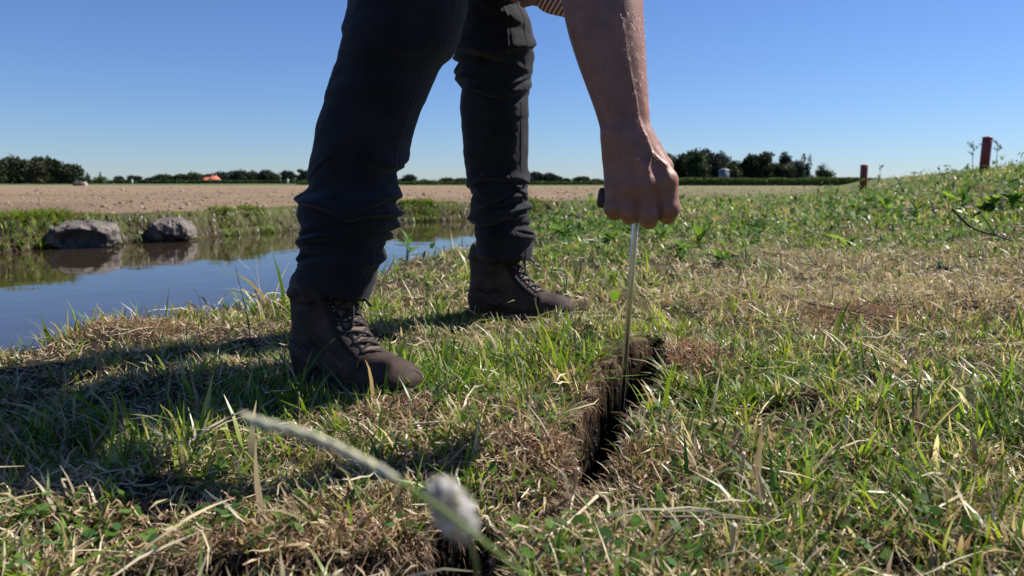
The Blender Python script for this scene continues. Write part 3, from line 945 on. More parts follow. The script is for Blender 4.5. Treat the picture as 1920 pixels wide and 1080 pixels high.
for a0 in np.linspace(-1.5, 1.45, 22):
    a1 = a0 + .14
    rs.cap((.225 + .079 * math.cos(a0), .0525 * math.sin(a0), .036), (.225 + .079 * math.cos(a1), .0525 * math.sin(a1), .036), .0075, .0075, .004)
rs.cap((.232, -.052, .036), (.16, -.050, .034), .007, .004, .004); rs.cap((.232, .052, .036), (.16, .050, .034), .007, .004, .004)
rand3 = rs.mesh()
stitch = []
for sg in (-1, 1):
    for ln_ in ([(.004, sg * .033, .088), (.03, sg * .0455, .103), (.07, sg * .0515, .098), (.11, sg * .0525, .073), (.15, sg * .053, .056)],):
        stitch.append(tube(bez(ln_, 20), .0009, 5))
# eyelets and laces
ET = np.linspace(.06, .93, 7)
def epos(t, sg, lift=.004):
    return fline(t) - fnorm(t) * (.0035 - lift) + np.array([0, sg * (.0245 + .004 * t), 0])
eye_me = None
_a = np.linspace(0, 2 * math.pi, 13)
eyelet3 = tube([(0.0043 * math.cos(q), .0043 * math.sin(q), 0) for q in _a], .0014, 6, False)
EYE_POSE = []
for i, t in enumerate(ET):
    for sg in (-1, 1):
        c = epos(t, sg, .0035); n_ = fnorm(t) * .75 + np.array([0, sg * .65, 0]); n_ /= np.linalg.norm(n_)
        EYE_POSE.append((Vector(c + n_ * .0006), Vector(n_).to_track_quat('Z', 'Y').to_euler()))
lace = []
def laceseg(p, q, lift, r=.0031):
    mid = (p + q) / 2 + lift
    pts = bez([p, p * .75 + q * .25 + lift * .8, mid, p * .25 + q * .75 + lift * .8, q], 12)
    lace.append(tube(pts, r, 7, True))
lace_n = []
for i in range(6):
    for sg in (-1, 1):
        a_, b_ = epos(ET[i], sg, .0045), epos(ET[i + 1], -sg, .0045)
        nn = fnorm((ET[i] + ET[i + 1]) / 2)
        laceseg(a_, b_, nn * (.0105 + .0024 * (sg > 0)))
    if i % 2 == 0:
        laceseg(epos(ET[i], -1, .005), epos(ET[i], 1, .005), fnorm(ET[i]) * .0075)
laceseg(epos(ET[6], -1, .005), epos(ET[6], 1, .005), fnorm(ET[6]) * .010)
kc = fline(ET[6]) + fnorm(ET[6]) * .012
for a_ in range(3):
    lace.append(tube(bez([kc + (0, -.006, .002 * a_ - .003), kc + (.005, 0, .002), kc + (0, .006, .001 * a_)], 8), .0032, 7))
for pts in ([kc, kc + (-.004, -.020, .010), kc + (-.010, -.042, .006), kc + (-.012, -.050, -.006), kc + (-.004, -.034, -.012), kc + (.002, -.012, -.004), kc],
            [kc, kc + (.012, .014, .012), kc + (.020, .030, .006), kc + (.018, .034, -.010), kc + (.010, .020, -.010), kc],
            [kc, kc + (.016, -.004, -.002), kc + (.026, -.008, -.016), kc + (.030, -.012, -.036), kc + (.029, -.016, -.052)],
            [kc, kc + (.018, .010, .004), kc + (.034, .014, -.008), kc + (.048, .016, -.020)]):
    lace.append(tube(bez(pts, 26), .0028, 7))
laces3 = merge(lace)

def make_boot(heel, ang, z, label):
    ca, sa = math.cos(ang), math.sin(ang)
    Rm = np.array([[ca, -sa, 0], [sa, ca, 0], [0, 0, 1]])
    o = bpy.data.objects.new("boot", boot_meshes["upper"]); COL.objects.link(o)
    o.parent = person; o["label"] = label
    o.location = np.array([heel[0], heel[1], z]) - OFF; o.rotation_euler = (0, 0, ang); o.scale = (1.07, 1.07, 1.04)
    for nm in ("sole", "toe_rand", "stitch", "stitch2", "tongue", "eyelet_facing", "laces"):
        c = bpy.data.objects.new(nm.rstrip("2"), boot_meshes[nm]); COL.objects.link(c); c.parent = o
    for lc, ro in EYE_POSE:
        c = bpy.data.objects.new("eyelet", boot_meshes["eyelets"]); COL.objects.link(c); c.parent = o
        c.location = lc; c.rotation_euler = ro
    return o
def bm_(name, m3, mat):
    me = new_mesh(name, m3[0], m3[1], m3[2], smooth=True); me.materials.append(mat); return me
boot_meshes = {"toe_rand": bm_("toe_rand", rand3, M_RUB), "stitch": bm_("stitch", stitch[0], M_TONGUE), "stitch2": bm_("stitch", stitch[1], M_TONGUE), "upper": bm_("boot_upper", upper3, M_LEATH), "sole": bm_("boot_sole", sole3, M_RUB), "tongue": bm_("boot_tongue", tongue3, M_TONGUE),
               "eyelet_facing": bm_("eyelet_facing", facing3, M_LEATH_D), "eyelets": bm_("eyelet", eyelet3, M_METAL), "laces": bm_("laces", laces3, M_LACE)}
BOOT_F = ((-.440, 1.535), math.radians(-38)); BOOT_B = ((-.130, 2.30), math.radians(-20))
make_boot(*BOOT_F, -.014, "brown boot nearer the camera, laces tied in a bow, planted beside the crack")
make_boot(*BOOT_B, -.018, "brown boot farther from the camera, half sunk in the grass")

# ------------------------------------------------------------------ the probe: T handle and steel rod
probe = empty("soil_probe", (0, 0, 0), "steel soil probe with dark T handle, pushed into the crack by the hand", "soil probe")
def link_at(name, m3, mat, parent, smooth=True, **kw):
    return link(name, new_mesh(name, m3[0], m3[1], m3[2], smooth=smooth), mat, parent=parent, **kw)
hA, hB = H(1121, 370, .012), H(1262, 386, .012)
dx = (hB - hA) / np.linalg.norm(hB - hA)
L_ = np.linalg.norm(hB - hA)
prof = [(0, .001), (.0008, .0125), (.003, .0148), (.012, .0155), (.03, .0145), (L_ / 2, .0138), (L_ - .03, .0145), (L_ - .01, .0150), (L_ - .002, .0135), (L_, .001)]
V, Qd, T = tube([hA + dx * a for a, r in prof], [r for a, r in prof], 28, True)
link_at("handle", (V, Qd, T), pbr("dark_worn_wood", (.035, .022, .016), .6, 60, .4, bump=.0006, bump_scale=200), probe)
rt = H(1194, 380, .012); rb = P(1163, 800, 1.60); rb[2] -= .0
link_at("rod", tube([rt, rt * .5 + rb * .5, rb * .9 + rt * .1, rb], [.0052, .0051, .0050, .0030], 20), pbr("scratched_steel_rod", (.80, .79, .76), .40, 90, .18, bump=.0002, bump_scale=300, metallic=1.0), probe)
# ------------------------------------------------------------------ grass
M_GRASS = leaf_mat("grass_blade", .46, .10, .36)
M_LEAFY = leaf_mat("broad_leaf", .44, .03, .5)
M_DRY = leaf_mat("dry_grass_blade", .22, .05, .5)
GREENS = np.array([(.130, .235, .018), (.205, .315, .020), (.060, .135, .024), (.130, .215, .055), (.27, .35, .028)])
DRYS = np.array([(.50, .42, .25), (.62, .53, .37), (.38, .29, .17), (.46, .34, .23), (.29, .195, .12)])

def pick(pal, n, rg, wts=None):
    return pal[rg.choice(len(pal), n, p=wts)] * rg.uniform(.72, 1.25, (n, 1))

def blades(x, y, h, wd, phi, lean, curl, cols, tipcols, segs, rg, z0=None, sink=.004, lift=0.0, zfac=1.0):
    n = len(x)
    z = (ground_z(x, y) if z0 is None else z0) - sink + lift
    t = np.linspace(0, 1, segs + 1)[None, :]
    hor = h[:, None] * (lean[:, None] * t + curl[:, None] * t ** 2.2)
    ver = h[:, None] * (t * np.sqrt(np.clip(1 - np.minimum(lean, .97) ** 2, .05, 1))[:, None] - 0.42 * np.abs(curl)[:, None] * t ** 2.6)
    ver = np.maximum(ver, -0.002 + 0 * ver)
    side_w = rg.normal(0, .10, (n, 1)) * h[:, None] * t ** 2
    cx, sx = np.cos(phi)[:, None], np.sin(phi)[:, None]
    px = x[:, None] + hor * cx - side_w * sx
    py = y[:, None] + hor * sx + side_w * cx
    pz = z[:, None] + ver * zfac
    tw = rg.uniform(-.9, .9, (n, 1)) * t + rg.uniform(-.5, .5, (n, 1))
    sxv = -np.sin(phi)[:, None] * np.cos(tw); syv = np.cos(phi)[:, None] * np.cos(tw); szv = np.sin(tw) * .7
    prof = np.where(t < .25, .75 + t, 1.0) * (1 - np.clip((t - .35) / .65, 0, 1) ** 1.6 * .93)
    ww = wd[:, None] * prof * .5
    A = np.stack([px - sxv * ww, py - syv * ww, pz - szv * ww], -1)
    B = np.stack([px + sxv * ww, py + syv * ww, pz + szv * ww], -1)
    V = np.stack([A, B], 2).reshape(-1, 3)
    k = (segs + 1) * 2
    b0 = (np.arange(n) * k)[:, None]
    s_ = (np.arange(segs) * 2)[None, :]
    Q = np.stack([b0 + s_, b0 + s_ + 1, b0 + s_ + 3, b0 + s_ + 2], -1).reshape(-1, 4)
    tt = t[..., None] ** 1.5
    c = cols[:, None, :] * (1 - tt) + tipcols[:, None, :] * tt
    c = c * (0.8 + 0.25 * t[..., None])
    C = np.repeat(c, 2, axis=1).reshape(-1, 3)
    return V, Q, C

def crinkles(x, y, ln, wd, cols, segs, rg, hmax=.02, rough=1.0, flat=.25, z0=None):
    """dry leaves and straws lying in the thatch"""
    n = len(x)
    z = ground_z(x, y) if z0 is None else z0
    z = z + rg.uniform(0, 1, n) ** 1.5 * hmax
    phi = rg.uniform(0, 2 * math.pi, n); el = rg.normal(0, flat, n)
    step = ln / segs
    P_ = np.zeros((n, segs + 1, 3)); P_[:, 0] = np.stack([x, y, z], 1)
    for s_ in range(segs):
        phi = phi + rg.normal(0, .55 * rough, n); el = np.clip(el * .6 + rg.normal(0, .45 * rough + flat * .4, n), -1.0, 1.2)
        el = np.where(P_[:, s_, 2] < z - .004, np.abs(el), el)
        P_[:, s_ + 1] = P_[:, s_] + step[:, None] * np.stack([np.cos(el) * np.cos(phi), np.cos(el) * np.sin(phi), np.sin(el)], 1)
    rl = rg.uniform(0, math.pi, n)[:, None] + rg.normal(0, .5, (n, 1)) * np.arange(segs + 1)[None]
    d = np.gradient(P_, axis=1); d /= np.linalg.norm(d, axis=2)[..., None] + 1e-9
    up = np.array([0, 0, 1.0]); s1 = np.cross(d, up); s1 /= np.linalg.norm(s1, axis=2)[..., None] + 1e-9
    s2 = np.cross(s1, d)
    sd_ = s1 * np.cos(rl)[..., None] + s2 * np.sin(rl)[..., None]
    t = np.linspace(0, 1, segs + 1)[None]
    ww = wd[:, None] * .5 * (1 - .75 * np.abs(2 * t - 1) ** 3)
    A = P_ - sd_ * ww[..., None]; B = P_ + sd_ * ww[..., None]
    V = np.stack([A, B], 2).reshape(-1, 3)
    k = (segs + 1) * 2
    b0 = (np.arange(n) * k)[:, None]; q = (np.arange(segs) * 2)[None, :]
    Q = np.stack([b0 + q, b0 + q + 1, b0 + q + 3, b0 + q + 2], -1).reshape(-1, 4)
    C = np.repeat(cols, k, axis=0)
    return V, Q, C

def sample_polar(n, r0, r1, power, rg, amax=50):
    """points with surface density falling as r**-power"""
    g = np.linspace(r0, r1, 2000)
    pdf = g ** (1 - power); cdf = np.cumsum(pdf); cdf /= cdf[-1]
    r = np.interp(rg.random(n), cdf, g)
    a = np.radians(rg.uniform(-amax, amax, n))
    return r * np.sin(a), r * np.cos(a)

def allowed(x, y, dmax=.12, crk=-.010):
    f, d, nearer, df = zones(x, y)
    ok = ~f & (d < dmax) & ~((d > -.0) & ~nearer)
    rr = np.hypot(x, y)
    nr = rr < 3
    c = np.where(nr, crack_field(x, y), -9)
    ok &= c < crk
    for (hx, hy), an in (BOOT_F, BOOT_B):
        lx = (x - hx) * math.cos(an) + (y - hy) * math.sin(an); ly = -(x - hx) * math.sin(an) + (y - hy) * math.cos(an)
        ok &= ~((lx > .005) & (lx < .295) & (np.abs(ly) < .044))
    return ok

def dryness(x, y):
    r = np.hypot(x, y)
    v = fbm(x * 2.6, y * 2.6, 61, 3) * .6 + fbm(x * .7, y * .7, 62, 3) * .4
    v = sstep(.36, .64, v)
    # the dry belt right of the probe, the strawy bank edge at the left, the raw lower left corner
    def blob(px, py, sx, sy, a):
        c = G(px, py)
        return a * np.exp(-((x - c[0]) / sx) ** 2 - ((y - c[1]) / sy) ** 2)
    v = v + blob(1620, 610, .60, .60, .60) + blob(1500, 520, 1.1, .7, .55) + blob(1850, 560, .6, .7, .5) + blob(230, 650, .22, .22, .5) + blob(1280, 700, .10, .10, .8)
    v = v + blob(560, 960, .30, .12, .30) + blob(80, 1000, .2, .12, .3) + blob(1040, 660, .10, .12, -.5) + blob(1150, 470, .35, 1.0, -.55) + blob(1340, 440, .5, 1.3, -.5)
    v = v + blob(1650, 380, 1.4, 2.2, -.45) + blob(1850, 390, 1.0, 1.3, -.4) + blob(1700, 820, .3, .2, -.35) + blob(850, 780, .2, .12, -.3) + blob(1400, 950, .2, .1, -.25)
    return np.clip(v, 0, 1)

def tufts(nt, per, r0, r1, power, rg, hscale, wscale, segs, spread, density_green=True, amax=50, hmin=.6, seedn=70):
    tx, ty = sample_polar(nt, r0, r1, power, rg, amax)
    ok = allowed(tx, ty); tx, ty = tx[ok], ty[ok]
    dr = dryness(tx, ty)
    keep = rg.random(len(tx)) < (1.0 - .60 * dr) * (.35 + 1.1 * sstep(.36, .60, fbm(tx * 7, ty * 7, 66, 2)))
    tx, ty, dr = tx[keep], ty[keep], dr[keep]
    rad_ = np.hypot(tx, ty)
    n_ = rg.poisson(per, len(tx)).clip(2, per * 3)
    id_ = np.repeat(np.arange(len(tx)), n_)
    n = len(id_)
    sp = spread * (1 + .0 * rad_[id_])
    x = tx[id_] + rg.normal(0, sp, n); y = ty[id_] + rg.normal(0, sp, n)
    ok = allowed(x, y); id_ = id_[ok]; x = x[ok]; y = y[ok]; n = len(x)
    th = hscale * np.exp(rg.normal(0, .32, len(tx))) * (1 - .35 * dr)
    h = th[id_] * rg.uniform(.45, 1.15, n)
    wd = wscale * rg.uniform(.6, 1.35, n) * (.8 + .4 * (th[id_] / hscale))
    tphi = rg.uniform(0, 2 * math.pi, len(tx))
    phi = tphi[id_] + rg.normal(0, 1.1, n)
    lean = np.clip(rg.normal(.38, .24, n), 0, .93); curl = np.abs(rg.normal(.25, .3, n))
    pal = pick(GREENS, len(tx), rg, [.30, .24, .20, .14, .12])
    cols = pal[id_] * rg.uniform(.82, 1.2, (n, 1))
    dryb = rg.random(n) < (.07 + .42 * dr[id_])
    cols = np.where(dryb[:, None], pick(DRYS, n, rg), cols)
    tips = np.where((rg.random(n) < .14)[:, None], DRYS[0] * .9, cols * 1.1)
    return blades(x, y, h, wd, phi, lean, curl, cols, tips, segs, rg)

def joinc(L):
    V = np.concatenate([a[0] for a in L]); C = np.concatenate([a[2] for a in L])
    n = 0; Q = []
    for a in L: Q.append(a[1] + n); n += len(a[0])
    return V, np.concatenate(Q), C

def stuff(name, L, mat, label):
    V, Q, C = joinc(L)
    return link(name, new_mesh(name, V, Q, None, C), mat, kind="stuff", label=label)

rg = np.random.default_rng(101)
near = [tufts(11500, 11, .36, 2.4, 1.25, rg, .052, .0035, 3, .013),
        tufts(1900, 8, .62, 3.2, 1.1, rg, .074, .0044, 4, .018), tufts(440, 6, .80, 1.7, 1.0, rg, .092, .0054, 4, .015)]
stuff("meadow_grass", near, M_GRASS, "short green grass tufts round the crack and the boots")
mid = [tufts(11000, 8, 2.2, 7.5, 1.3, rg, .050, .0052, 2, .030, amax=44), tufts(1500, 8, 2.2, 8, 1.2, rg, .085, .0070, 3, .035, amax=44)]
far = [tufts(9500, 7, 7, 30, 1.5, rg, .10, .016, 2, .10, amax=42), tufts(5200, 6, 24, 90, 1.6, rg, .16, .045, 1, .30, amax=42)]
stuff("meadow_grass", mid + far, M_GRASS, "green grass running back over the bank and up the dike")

# thatch: flat crinkled dry leaves
def litter(n, r0, r1, power, ln, wd, segs, hmax, rg, amax=50, thr=None, pal=DRYS, rough=1.0):
    x, y = sample_polar(n, r0, r1, power, rg, amax)
    ok = allowed(x, y, crk=-.004); x, y = x[ok], y[ok]
    dr = dryness(x, y)
    k = rg.random(len(x)) < .25 + .85 * dr; x, y = x[k], y[k]
    n = len(x)
    return crinkles(x, y, ln * rg.uniform(.4, 1.5, n), wd * rg.uniform(.5, 1.5, n), pick(pal, n, rg), segs, rg, hmax, rough)
rg = np.random.default_rng(202)
L = [litter(50000, .34, 2.6, 1.35, .036, .0023, 4, .016, rg, rough=.8), litter(30000, 2.4, 9, 1.35, .07, .0052, 3, .025, rg, 44), litter(9000, 8, 40, 1.5, .2, .022, 2, .05, rg, 42)]
stuff("dry_thatch", L, M_DRY, "tan dead grass litter matted between the green tufts")
# longer straws lying across
x, y = sample_polar(900, .5, 5, 1.3, rg, 44); ok = allowed(x, y); x, y = x[ok], y[ok]; n = len(x)
L = [crinkles(x, y, rg.uniform(.06, .18, n), rg.uniform(.0018, .0034, n), pick(DRYS[:2], n, rg) * 1.1, 5, rg, .05, .28, .18)]
stuff("straw", L, M_DRY, "pale long straws scattered over the grass")

# clover and other small round leaves among the grass near the camera
def roundleaves(n, rg):
    x, y = sample_polar(n, .5, 1.6, 1.2, rg, 38)
    ok = allowed(x, y) & (fbm(x * 5, y * 5, 77, 2) > .47); x, y = x[ok], y[ok]; n = len(x)
    z = ground_z(x, y) + rg.uniform(.006, .030, n)
    r = rg.uniform(.0035, .0075, n); ph = rg.uniform(0, 2 * math.pi, n)
    nx, ny = rg.normal(0, .45, n), rg.normal(0, .45, n)
    k = 6
    a = (np.arange(k) / k * 2 * math.pi)[None] + ph[:, None]
    lx, ly = np.cos(a) * r[:, None] * (1 + .25 * np.cos(2 * (a - ph[:, None]))), np.sin(a) * r[:, None]
    V = np.stack([x[:, None] + lx, y[:, None] + ly, z[:, None] + lx * nx[:, None] + ly * ny[:, None]], -1)
    b0 = (np.arange(n) * k)[:, None]
    Q = np.concatenate([b0 + [[0, 1, 2, 3]], b0 + [[3, 4, 5, 0]]])
    c = pick(np.array([(.08, .17, .03), (.11, .20, .04), (.06, .13, .04)]), n, rg)
    return V.reshape(-1, 3), Q, np.repeat(c, k, axis=0)
stuff("clover", [roundleaves(3800, rg)], M_LEAFY, "small round clover leaves low in the grass by the crack")

# tan roots and dry fibre hanging on the crack walls and in the brown pads
def fibre(px, py, sx, sy, n, rg, ln=.022, h=.02, pal=np.array([(.36, .22, .14), (.44, .29, .20), (.26, .15, .10)]), wd=.0017, up=.0):
    c = G(px, py)
    x = c[0] + rg.normal(0, sx, n); y = c[1] + rg.normal(0, sy, n)
    ok = crack_field(x, y) < -.008; x, y = x[ok], y[ok]; n = len(x)
    return crinkles(x, y, ln * rg.uniform(.5, 1.6, n), wd * rg.uniform(.6, 1.5, n), pick(pal, n, rg), 4, rg, h, 1.5, .5)
rg = np.random.default_rng(303)
L = [fibre(1450, 560, .22, .16, 2600, rg, ln=.045, h=.02, pal=DRYS[:2], wd=.0022), fibre(1760, 570, .28, .2, 3200, rg, ln=.05, h=.02, pal=DRYS[:2], wd=.0024), fibre(1640, 500, .5, .3, 3000, rg, ln=.06, h=.02, pal=DRYS[:2], wd=.003), fibre(1290, 700, .048, .075, 2600, rg, h=.030), fibre(1590, 610, .10, .085, 3400, rg, h=.03), fibre(1060, 720, .04, .06, 1200, rg), fibre(1010, 850, .05, .05, 900, rg),
     fibre(1060, 870, .03, .03, 500, rg), fibre(780, 790, .10, .04, 1200, rg), fibre(250, 630, .12, .06, 1500, rg, ln=.03), fibre(640, 1010, .16, .04, 1800, rg), fibre(1240, 870, .06, .05, 900, rg),
     fibre(1660, 590, .04, .04, 500, rg, pal=np.array([(.05, .035, .03), (.12, .08, .06)]))]
stuff("dry_root_fibre", L, M_DRY, "curly reddish dry roots and fibre beside the crack and in brown pads")
# fringe along the crack lips, bending over the hole
V_, Q_, C_ = [], [], []
xs_, ys_, ph_ = [], [], []
for Lc in CR:
    for i in range(len(Lc) - 1):
        a, b_ = np.array(Lc[i]), np.array(Lc[i + 1])
        dirv = (b_ - a)[:2]; le = np.linalg.norm(dirv); nrm = np.array([-dirv[1], dirv[0]]) / le
        m_ = int(le * 700)
        t = rg.random(m_); sg = rg.choice([-1, 1], m_)
        wv = a[2] + (b_[2] - a[2]) * t
        pp = a[:2] + dirv * t[:, None] + nrm * (sg * (wv + rg.normal(.012, .010, m_)))[:, None]
        xs_.append(pp[:, 0]); ys_.append(pp[:, 1]); ph_.append(np.arctan2(-nrm[1] * sg, -nrm[0] * sg) + rg.normal(0, .8, m_))
x, y, ph = map(np.concatenate, (xs_, ys_, ph_))
ok = (crack_field(x, y) < -.003) & (crack_field(x, y) > -.05); x, y, ph = x[ok], y[ok], ph[ok]; n = len(x)
isd = rg.random(n) < .6
cols = np.where(isd[:, None], pick(DRYS, n, rg), pick(GREENS, n, rg))
L = [blades(x, y, rg.uniform(.012, .038, n), rg.uniform(.0014, .0034, n), ph, rg.uniform(.2, .8, n), rg.uniform(0, .6, n), cols, cols, 4, rg)]
stuff("crack_fringe", L, M_GRASS, "dead and green blades bending over the lips of the crack")
# roots hanging down the walls of the crack
n = 5200
xs_, ys_, ph_ = [], [], []
for Lc in CR:
    for i in range(len(Lc) - 1):
        a, b_ = np.array(Lc[i]), np.array(Lc[i + 1]); dirv = (b_ - a)[:2]; le = np.linalg.norm(dirv); nrm = np.array([-dirv[1], dirv[0]]) / le
        m_ = int(le * 9000); t = rg.random(m_); sg = rg.choice([-1, 1], m_); wv = a[2] + (b_[2] - a[2]) * t
        pp = a[:2] + dirv * t[:, None] + nrm * (sg * (wv + rg.normal(0, .018, m_)))[:, None]
        xs_.append(pp[:, 0]); ys_.append(pp[:, 1]); ph_.append(np.arctan2(-nrm[1] * sg, -nrm[0] * sg) + rg.normal(0, .6, m_))
x, y, ph = map(np.concatenate, (xs_, ys_, ph_))
cf = crack_field(x, y); ok = (cf > -.012) & (cf < .006); x, y, ph = x[ok], y[ok], ph[ok]; n = len(x)
z0 = ground_z(x, y); ztop = np.maximum(z0, -.012) + .004
ln = rg.lognormal(-3.55, .55, n).clip(.008, .10)
t = np.linspace(0, 1, 6)[None]
out_ = (.012 * t ** .6 + .006 * np.sin(t * 5 + rg.uniform(0, 6, (n, 1)))) * rg.uniform(.3, 1.3, (n, 1))
jx = np.cumsum(rg.normal(0, .0016, (n, 6)), 1); jy = np.cumsum(rg.normal(0, .0016, (n, 6)), 1)
X = x[:, None] + np.cos(ph)[:, None] * out_ + jx; Y = y[:, None] + np.sin(ph)[:, None] * out_ + jy
Z = ztop[:, None] + .006 * np.sin(t * 3.1) - ln[:, None] * t ** 1.2
w_ = rg.uniform(.0008, .0022, (n, 1)) * (1 - .7 * t)
sa = ph + rg.normal(1.57, .5, n); sxv, syv = np.cos(sa)[:, None], np.sin(sa)[:, None]
A = np.stack([X - sxv * w_ / 2, Y - syv * w_ / 2, Z], -1); B = np.stack([X + sxv * w_ / 2, Y + syv * w_ / 2, Z], -1)
V = np.stack([A, B], 2).reshape(-1, 3); b0 = (np.arange(n) * 12)[:, None]; q_ = (np.arange(5) * 2)[None]
Q = np.stack([b0 + q_, b0 + q_ + 1, b0 + q_ + 3, b0 + q_ + 2], -1).reshape(-1, 4)
c = np.repeat(pick(np.array([(.30, .19, .12), (.20, .13, .085), (.38, .27, .17), (.09, .06, .045)]), n, rg), 12, axis=0)
stuff("hanging_roots", [(V, Q, c)], M_DRY, "brown roots and dead blades hanging down inside the crack walls")
# crumbs of black soil on the crack sides
def crumbs(n, rg):
    P_ = []
    for Lc in CR[:1]:
        pts = np.array(Lc); i = rg.integers(0, len(pts) - 1, n); t = rg.random(n)[:, None]
        c = pts[i] * (1 - t) + pts[i + 1] * t
        P_.append(np.stack([c[:, 0] + rg.normal(0, 1, n) * c[:, 2] * .8, c[:, 1] + rg.normal(0, 1, n) * c[:, 2] * .6], 1))
    xy = np.concatenate(P_); z = ground_z(xy[:, 0], xy[:, 1])
    k = (z < -.015); xy, z = xy[k], z[k]; n = len(z)
    oct_ = np.array([(1, 0, 0), (-1, 0, 0), (0, 1, 0), (0, -1, 0), (0, 0, 1), (0, 0, -1)], float)
    V = (np.column_stack([xy, z])[:, None, :] + oct_[None] * rg.lognormal(-5.5, .55, (n, 1, 1)).clip(.0015, .016) * rg.uniform(.6, 1.3, (n, 6, 1))).reshape(-1, 3)
    tr = np.array([(0, 2, 4), (2, 1, 4), (1, 3, 4), (3, 0, 4), (2, 0, 5), (1, 2, 5), (3, 1, 5), (0, 3, 5)])
    T = (np.arange(n)[:, None, None] * 6 + tr[None]).reshape(-1, 3)
    return V, T
V, T = crumbs(7000, rg)
link("soil_crumbs", new_mesh("soil_crumbs", V, None, T), pbr("black_soil", (.020, .0145, .011), .95, 80, .5), kind="stuff", label="black crumbs of soil on the sides of the crack")

# ------------------------------------------------------------------ far bank growth and field clods
rg = np.random.default_rng(404)
def along(poly, n, rg, y_max=17):
    pts = poly[(poly[:, 1] < y_max + 4)]
    sg = np.linalg.norm(np.diff(pts, axis=0), axis=1); cs = np.concatenate([[0], np.cumsum(sg)])
    s_ = rg.uniform(0, cs[-1], n)
    x = np.interp(s_, cs, pts[:, 0]); y = np.interp(s_, cs, pts[:, 1])
    i = np.clip(np.searchsorted(cs, s_) - 1, 0, len(pts) - 2)
    d = (pts[i + 1] - pts[i]) / sg[i][:, None]
    return x, y, np.stack([-d[:, 1], d[:, 0]], 1), s_
n = 42000
x, y, nr2, s_ = along(FAR_EDGE, n, rg)
outw = rg.uniform(-.26, .36, n)
# normals pointing away from the water
test = inside(x + nr2[:, 0] * .1, y + nr2[:, 1] * .1, POLY)
nr2 = np.where(test[:, None], -nr2, nr2)
x = x + nr2[:, 0] * outw; y = y + nr2[:, 1] * outw
k = (y < 17) & (x > -9) & (y > 3); x, y, nr2, outw, s_ = x[k], y[k], nr2[k], outw[k], s_[k]; n = len(x)
lush = sstep(.40, .60, fbm(s_ * 1.7, 0 * s_, 91, 3))
hh = (.022 + .115 * lush) * rg.uniform(.5, 1.2, n)
bare = rg.random(n) < .05 + .62 * (1 - lush)
cols = np.where((rg.random(n) < .20 + .38 * (1 - lush))[:, None], pick(DRYS * .7, n, rg), pick(GREENS, n, rg))
phi = np.arctan2(-nr2[:, 1], -nr2[:, 0]) + rg.normal(0, .9, n)
kk = ~bare
args = [a[kk] for a in (x, y, hh)]
z0 = np.maximum(ground_z(args[0], args[1]), WATER_Z + .01)
L = [blades(*args, rg.uniform(.008, .018, kk.sum()), phi[kk], rg.uniform(.1, .8, kk.sum()), rg.uniform(0, .9, kk.sum()), cols[kk], cols[kk] * 1.05, 3, rg, z0=z0)]
# hanging fringe
n = 4500
j = rg.integers(0, len(x), n)
xx, yy = x[j] - nr2[j][:, 0] * rg.uniform(0, .1, n), y[j] - nr2[j][:, 1] * rg.uniform(0, .1, n)
zz = np.clip(ground_z(xx, yy), WATER_Z + .10, .1)
ph2 = np.arctan2(-nr2[j][:, 1], -nr2[j][:, 0]) + rg.normal(0, .5, n)
t = np.linspace(0, 1, 4)
hl = rg.uniform(.06, .26, n)
px_ = xx[:, None] + np.cos(ph2)[:, None] * .10 * t ** .6 * (hl / .2)[:, None]
py_ = yy[:, None] + np.sin(ph2)[:, None] * .10 * t ** .6 * (hl / .2)[:, None]
pz_ = np.maximum(zz[:, None] + .03 * t - hl[:, None] * t ** 1.8, WATER_Z + .004)
w_ = rg.uniform(.006, .016, n)[:, None] * (1 - .8 * t ** 2)
sxv, syv = -np.sin(ph2)[:, None], np.cos(ph2)[:, None]
A = np.stack([px_ - sxv * w_ / 2, py_ - syv * w_ / 2, pz_], -1); B = np.stack([px_ + sxv * w_ / 2, py_ + syv * w_ / 2, pz_], -1)
V = np.stack([A, B], 2).reshape(-1, 3)
b0 = (np.arange(n) * 8)[:, None]; q_ = (np.arange(3) * 2)[None]
Q = np.stack([b0 + q_, b0 + q_ + 1, b0 + q_ + 3, b0 + q_ + 2], -1).reshape(-1, 4)
ls = lush[j]
cc = np.where((rg.random(n) < .35 + .4 * (1 - ls))[:, None], pick(np.array([(.14, .11, .08), (.09, .07, .05), (.22, .18, .13)]), n, rg), pick(GREENS, n, rg))
L.append((V, Q, np.repeat(cc, 8, axis=0)))
stuff("bank_grass", L, M_GRASS, "green and grey grass overhanging the far bank above the water")
# clods and stubble on the tilled field
def clods(n, rg):
    r = np.exp(rg.uniform(math.log(8), math.log(75), n)); a = np.radians(rg.uniform(-42, 25, n))
    x, y = r * np.sin(a), r * np.cos(a)
    f, d, _, df = zones(x, y); k = f & (df > .3) & (y < 95)
    x, y, r = x[k], y[k], r[k]; n = len(x)
    z = ground_z(x, y)
    oct_ = np.array([(1, 0, 0), (-1, 0, 0), (0, 1, 0), (0, -1, 0), (0, 0, .75), (0, 0, -.6)], float)
    sz = rg.lognormal(-3.95, .5, n) * (r / 12) ** .35
    V = (np.column_stack([x, y, z])[:, None, :] + oct_[None] * sz[:, None, None] * rg.uniform(.6, 1.4, (n, 6, 1))).reshape(-1, 3)
    tr = np.array([(0, 2, 4), (2, 1, 4), (1, 3, 4), (3, 0, 4), (2, 0, 5), (1, 2, 5), (3, 1, 5), (0, 3, 5)])
    T = (np.arange(n)[:, None, None] * 6 + tr[None]).reshape(-1, 3)
    c = pick(np.array([(.25, .175, .11), (.21, .145, .095), (.28, .20, .13), (.10, .07, .045)]), n, rg, [.4, .3, .25, .05])
    return V, T, np.repeat(c, 6, axis=0)
V, T, C = clods(8000, rg)
me = new_mesh("field_clods", V, None, T, C)
